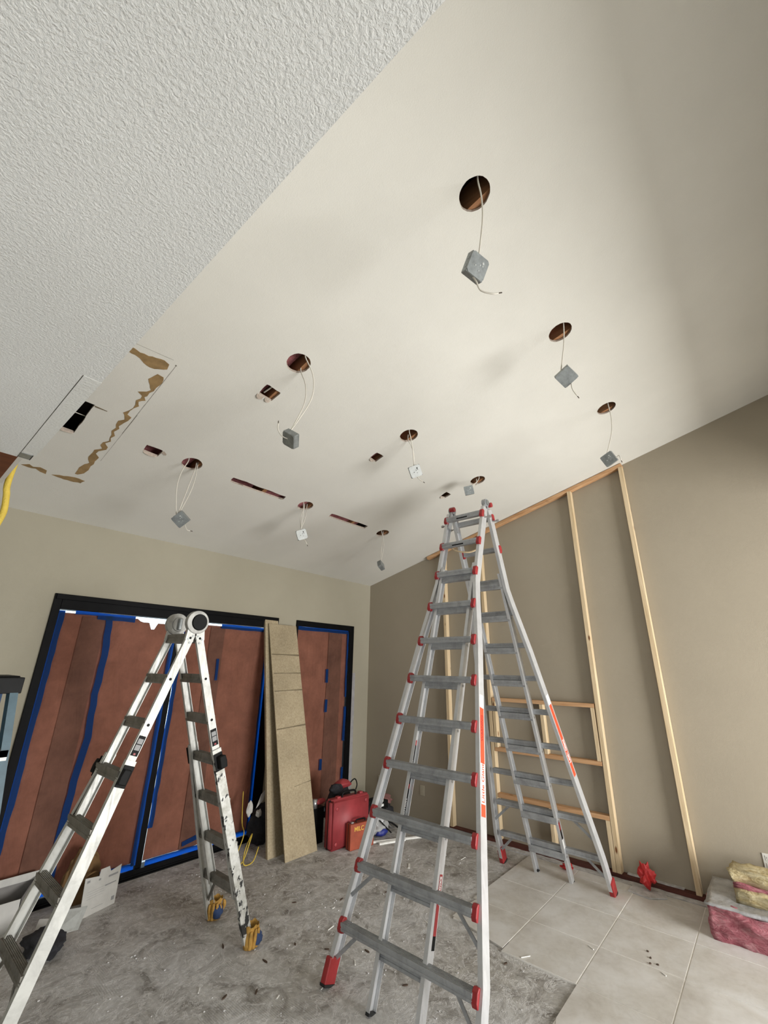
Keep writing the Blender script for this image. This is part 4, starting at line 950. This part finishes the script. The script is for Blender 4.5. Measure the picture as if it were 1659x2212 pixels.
bm = bmesh.new(); a = P0; pts = [P0, P1, T1, P1.lerp(T1, .93).lerp(P0.lerp(T0, .93), .30), P1.lerp(T1, 1.08).lerp(P0.lerp(T0, 1.08), .36), P1.lerp(T1, 1.08).lerp(P0.lerp(T0, 1.08), .60), P1.lerp(T1, .92).lerp(P0.lerp(T0, .92), .62), T0]
nP = (P1-P0).cross(T0-P0).normalized(); nP = -nP if nP.y > 0 else nP
prism(bm, pts, -nP*.004); link('panel', bm, M['carton'], pc)
def pq(u, v): return P0.lerp(P1, u).lerp(T0.lerp(T1, u), v)
for (u0, u1, v0, v1) in ((.66, .93, .78, .83), (.60, .92, .58, .61), (.86, .95, .12, .22), (.06, .14, .85, .91), (.38, .44, .80, .85), (.12, .62, .60, .605), (.12, .58, .54, .545), (.12, .60, .48, .485), (.12, .55, .42, .425), (.30, .62, .14, .15)):
    bm = bmesh.new(); prism(bm, [pq(u0, v0)+nP*.0003, pq(u1, v0)+nP*.0003, pq(u1, v1)+nP*.0003, pq(u0, v1)+nP*.0003], nP*.0005); link('print', bm, M['greyprint'], pc)
adopt(pc)
cluster('carton_scrap', 'bent white carton scrap lying open behind the left ladder leg', 'carton', (1.5, 4.4, 0), [
    ('flat_flap', lambda b: prism(b, [(1.33, 4.34, .002), (1.56, 4.27, .002), (1.60, 4.40, .03), (1.40, 4.47, .06)], (0, 0, .004)), M['carton'], False),
    ('upright_flap', lambda b: prism(b, [(1.42, 4.30, .0), (1.60, 4.26, .0), (1.66, 4.33, .10), (1.50, 4.40, .10)], (.0, .005, 0)), M['galv_light'], False)])
cluster('dark_bag', 'crumpled black fabric bag on the floor at lower left', 'bag', (1.35, 4.0, 0), [
    ('bag_body', lambda b: blob(b, (1.36, 4.15, .05), (.12, .16, .060), 15, .35, 4), M['darkcloth'], True)])
cluster('paper_bag', 'crumpled brown kraft paper bag against the left glass door', 'bag', (1.68, 4.68, 0), [
    ('bag_body', lambda b: blob(b, (1.70, 4.70, .15), (.13, .055, .22), 16, .25, 4), M['kraft'], True),
    ('wire_loop', lambda b: tube(b, smooth_path([(1.66, 4.60, .10), (1.70, 4.58, .20), (1.78, 4.58, .22), (1.80, 4.60, .15), (1.76, 4.60, .08)], 5), .006, 7), M['kraft'], True)])

# yellow hose hanging at the beam box
bm = bmesh.new(); tube(bm, smooth_path([(.262, 2.62, zc(2.62)), (.258, 2.605, 2.95), (.252, 2.60, 2.66), (.263, 2.60, 2.58), (.272, 2.60, 2.50), (.262, 2.60, 2.42), (.268, 2.60, 2.36), (.272, 2.60, 2.26), (.25, 2.60, 2.1), (.24, 2.60, 1.95)], 6), .0135, 12)
tag(link('yellow_hose', bm, M['yellowcord'], None, True), 'thick yellow hose hanging down beside the brown beam', 'hose')

# ------------------------------------------------------------------ insulation pile bottom right
ins = thing('insulation_pile', (4.95, .2, 0), 'stack of pink glass wool batts with grey facing by right wall', 'insulation')
bm = lumpy_box((4.62, -.55, 0), (5.22, .735, .205), 1, .030, .03, 8); link('pink_batt', bm, M['wool_p'], ins, True)
bm = lumpy_box((4.63, -.55, .205), (5.20, .745, .222), 2, .010, .035, 5); link('grey_facing', bm, M['plastic_clear'], ins, True)
bm = lumpy_box((4.78, -.50, .222), (5.04, .560, .295), 3, .030, .03, 8); link('yellow_batt', bm, M['wool_y'], ins, True)
bm = lumpy_box((4.84, -.50, .292), (5.06, .560, .325), 5, .025, .03, 9); link('pink_layer', bm, M['wool_p'], ins, True)
bm = lumpy_box((4.87, -.50, .322), (5.09, .575, .400), 4, .035, .03, 8); link('yellow_batt', bm, M['wool_y'], ins, True)
adopt(ins)

# red crumpled bags by the plate
def crumple(c, r, seed, label, zb=.0115):
    bm = bmesh.new(); res = bmesh.ops.create_icosphere(bm, subdivisions=3, radius=1)
    random.seed(seed)
    for v in bm.verts:
        n = noise.cell(v.co*2.2+Vector((seed, 0, 0)))-.5; m = noise.fractal(v.co*2+Vector((seed*3, 0, 0)), 1, 2, 3)
        v.co = Vector((v.co.x*r[0], v.co.y*r[1], v.co.z*r[2]))*(1+.28*n+.42*m)
        v.co.z = max(v.co.z, -r[2]); v.co += Vector(c)
    mn = min(v.co.z for v in bm.verts)
    for v in bm.verts: v.co.z -= mn-zb
    tag(link('red_wrapper', bm, M['redcloth']), label, 'wrapper')
crumple((5.13, 1.235, .09), (.055, .070, .095), 3, 'large crumpled red plastic wrapper leaning by the wall plate', .021)
crumple((5.05, 1.905, .03), (.045, .060, .030), 5, 'small crumpled red wrapper between the rear ladder feet')
# dark slate offcut and thin rod lying by the wrapper
bm = bmesh.new(); prism(bm, [(4.99, 1.37, .012), (4.95, 1.20, .012), (5.05, 1.08, .012), (5.13, 1.10, .012), (5.12, 1.36, .012)], (0, 0, .008)); tag(link('tile_offcut', bm, M['mortar']), 'cut grey tile piece lying under the large red wrapper', 'tile')

# ------------------------------------------------------------------ small scraps on the floor
random.seed(21)
WL = ['thin white scrap lying just left of the front red ladder foot', 'thin white strip on the edge of the broken tile row', 'small white chip alone in the middle of a tile', 'thin white strip below the lowest inner rung of the tall ladder', 'white sliver behind the inner left rail of the tall ladder', 'white sliver left of the tall ladder on bare slab', 'white sliver lying at the jagged tile edge', 'longer white scrap on the slab behind the right inner rail', 'flat white paper piece near the rear left ladder foot', 'white fragment just before the cut corner tile', 'white fragment beside the lowest outer rung', 'white crumb near the bottom edge left of ladder', 'small white crumb at mid floor behind the tall ladder']
BL = ['dark crumb left of the tall ladder under the lowest rung end', 'dark crumb between the left rails of the tall ladder', 'dark crumb between the inner rails of the tall ladder', 'dark crumb left of the red front foot', 'dark crumb at the bottom edge of the slab', 'dark crumb left of the second lowest rung', 'dark crumb in front of the orange case', 'dark crumb under the right inner rail', 'dark crumb behind the tall ladder rails', 'dark crumb near the right outer rail on slab', 'dark speck on the tiles, nearest the pale grout line', 'dark speck on the tiles, second of the tight cluster', 'dark speck on the tiles, third of the tight cluster', 'dark speck on the tiles, furthest from the viewer in the cluster', 'dark crumb right of the near gloved ladder foot', 'dark crumb left of the near gloved ladder foot', 'dark crumb before the leaning particle boards', 'dark crumb on slab beside the jagged tile edge']
white_sc = [(2.405, 2.488, .07, .3), (3.90, 1.37, .05, 1.0), (3.92, .932, .035, .9), (2.925, 1.875, .07, .5), (2.855, 2.909, .07, .15), (1.879, 3.015, .05, .9), (3.49, 1.67, .07, -.6), (4.10, 3.12, .10, .6), (4.615, 2.817, .09, 0), (3.40, 2.42, .04, 1.2), (2.69, 2.50, .05, .8), (2.16, 2.62, .03, .4), (3.06, 3.10, .03, .2)]
for k, (x, y, l_, a) in enumerate(white_sc):
    z0 = TH if (x > 3.45 and y < 2.33) else 0
    bm = bmesh.new(); m_ = local((x, y, z0), a); w_ = .006 if l_ < .1 and k != 7 else .022
    pts = [m_ @ Vector((-l_/2, -w_/2, 0)), m_ @ Vector((l_/2, -w_/2*.7, 0)), m_ @ Vector((l_/2, w_/2, 0)), m_ @ Vector((-l_/2, w_/2*.8, 0))]
    prism(bm, pts, (0, 0, .004)); tag(link('white_scrap', bm, M['whitescrap']), WL[k], 'scrap', 'white scraps scattered on the floor')
brown_sc = [(2.66, 2.74), (2.83, 2.52), (2.74, 2.12), (2.30, 2.95), (2.1, 2.75), (2.55, 2.95), (3.2, 3.15), (3.02, 2.55), (3.55, 2.95), (3.75, 2.75), (3.98, 1.02), (4.0, .98), (4.05, 1.03), (4.12, 1.06), (1.95, 2.85), (2.2, 3.3), (2.9, 3.4), (3.35, 1.75)]
for k, (x, y) in enumerate(brown_sc):
    z0 = TH if (x > 3.45 and y < 2.33) else 0; small = x > 3.9 and y < 1.2
    l_ = .014 if small else random.uniform(.025, .05); a = random.uniform(0, 3.1)
    bm = bmesh.new(); m_ = local((x, y, z0), a)
    pts = [m_ @ Vector((l_*cos(t)*.6, .006*sin(t)*(1+.4*cos(3*t)), 0)) for t in [i*pi/4 for i in range(8)]]
    prism(bm, pts, (0, 0, .006)); tag(link('brown_scrap', bm, M['brownscrap']), BL[k], 'scrap', 'brown debris crumbs on the floor')
# fine rubble, nobody could count it
random.seed(8); bm = bmesh.new()
for k in range(420):
    x, y = random.uniform(1.2, 5.0), random.uniform(1.3, 4.6)
    if (x > 3.4 and y < 2.4) or (x > 3.1 and y > 3.3) or (x < 2.2 and y > 3.7) or (abs(x-2.45) < .14 and 1.2 < y < 2.7): continue
    s = random.uniform(.002, .006); box(bm, (x-s, y-s*.7, -.001), (x+s, y+s*.7, s*.9))
tag(link('mortar_crumbs', bm, M['mortar']), 'fine pale mortar crumbs scattered over the bare slab', 'rubble', kind='stuff')
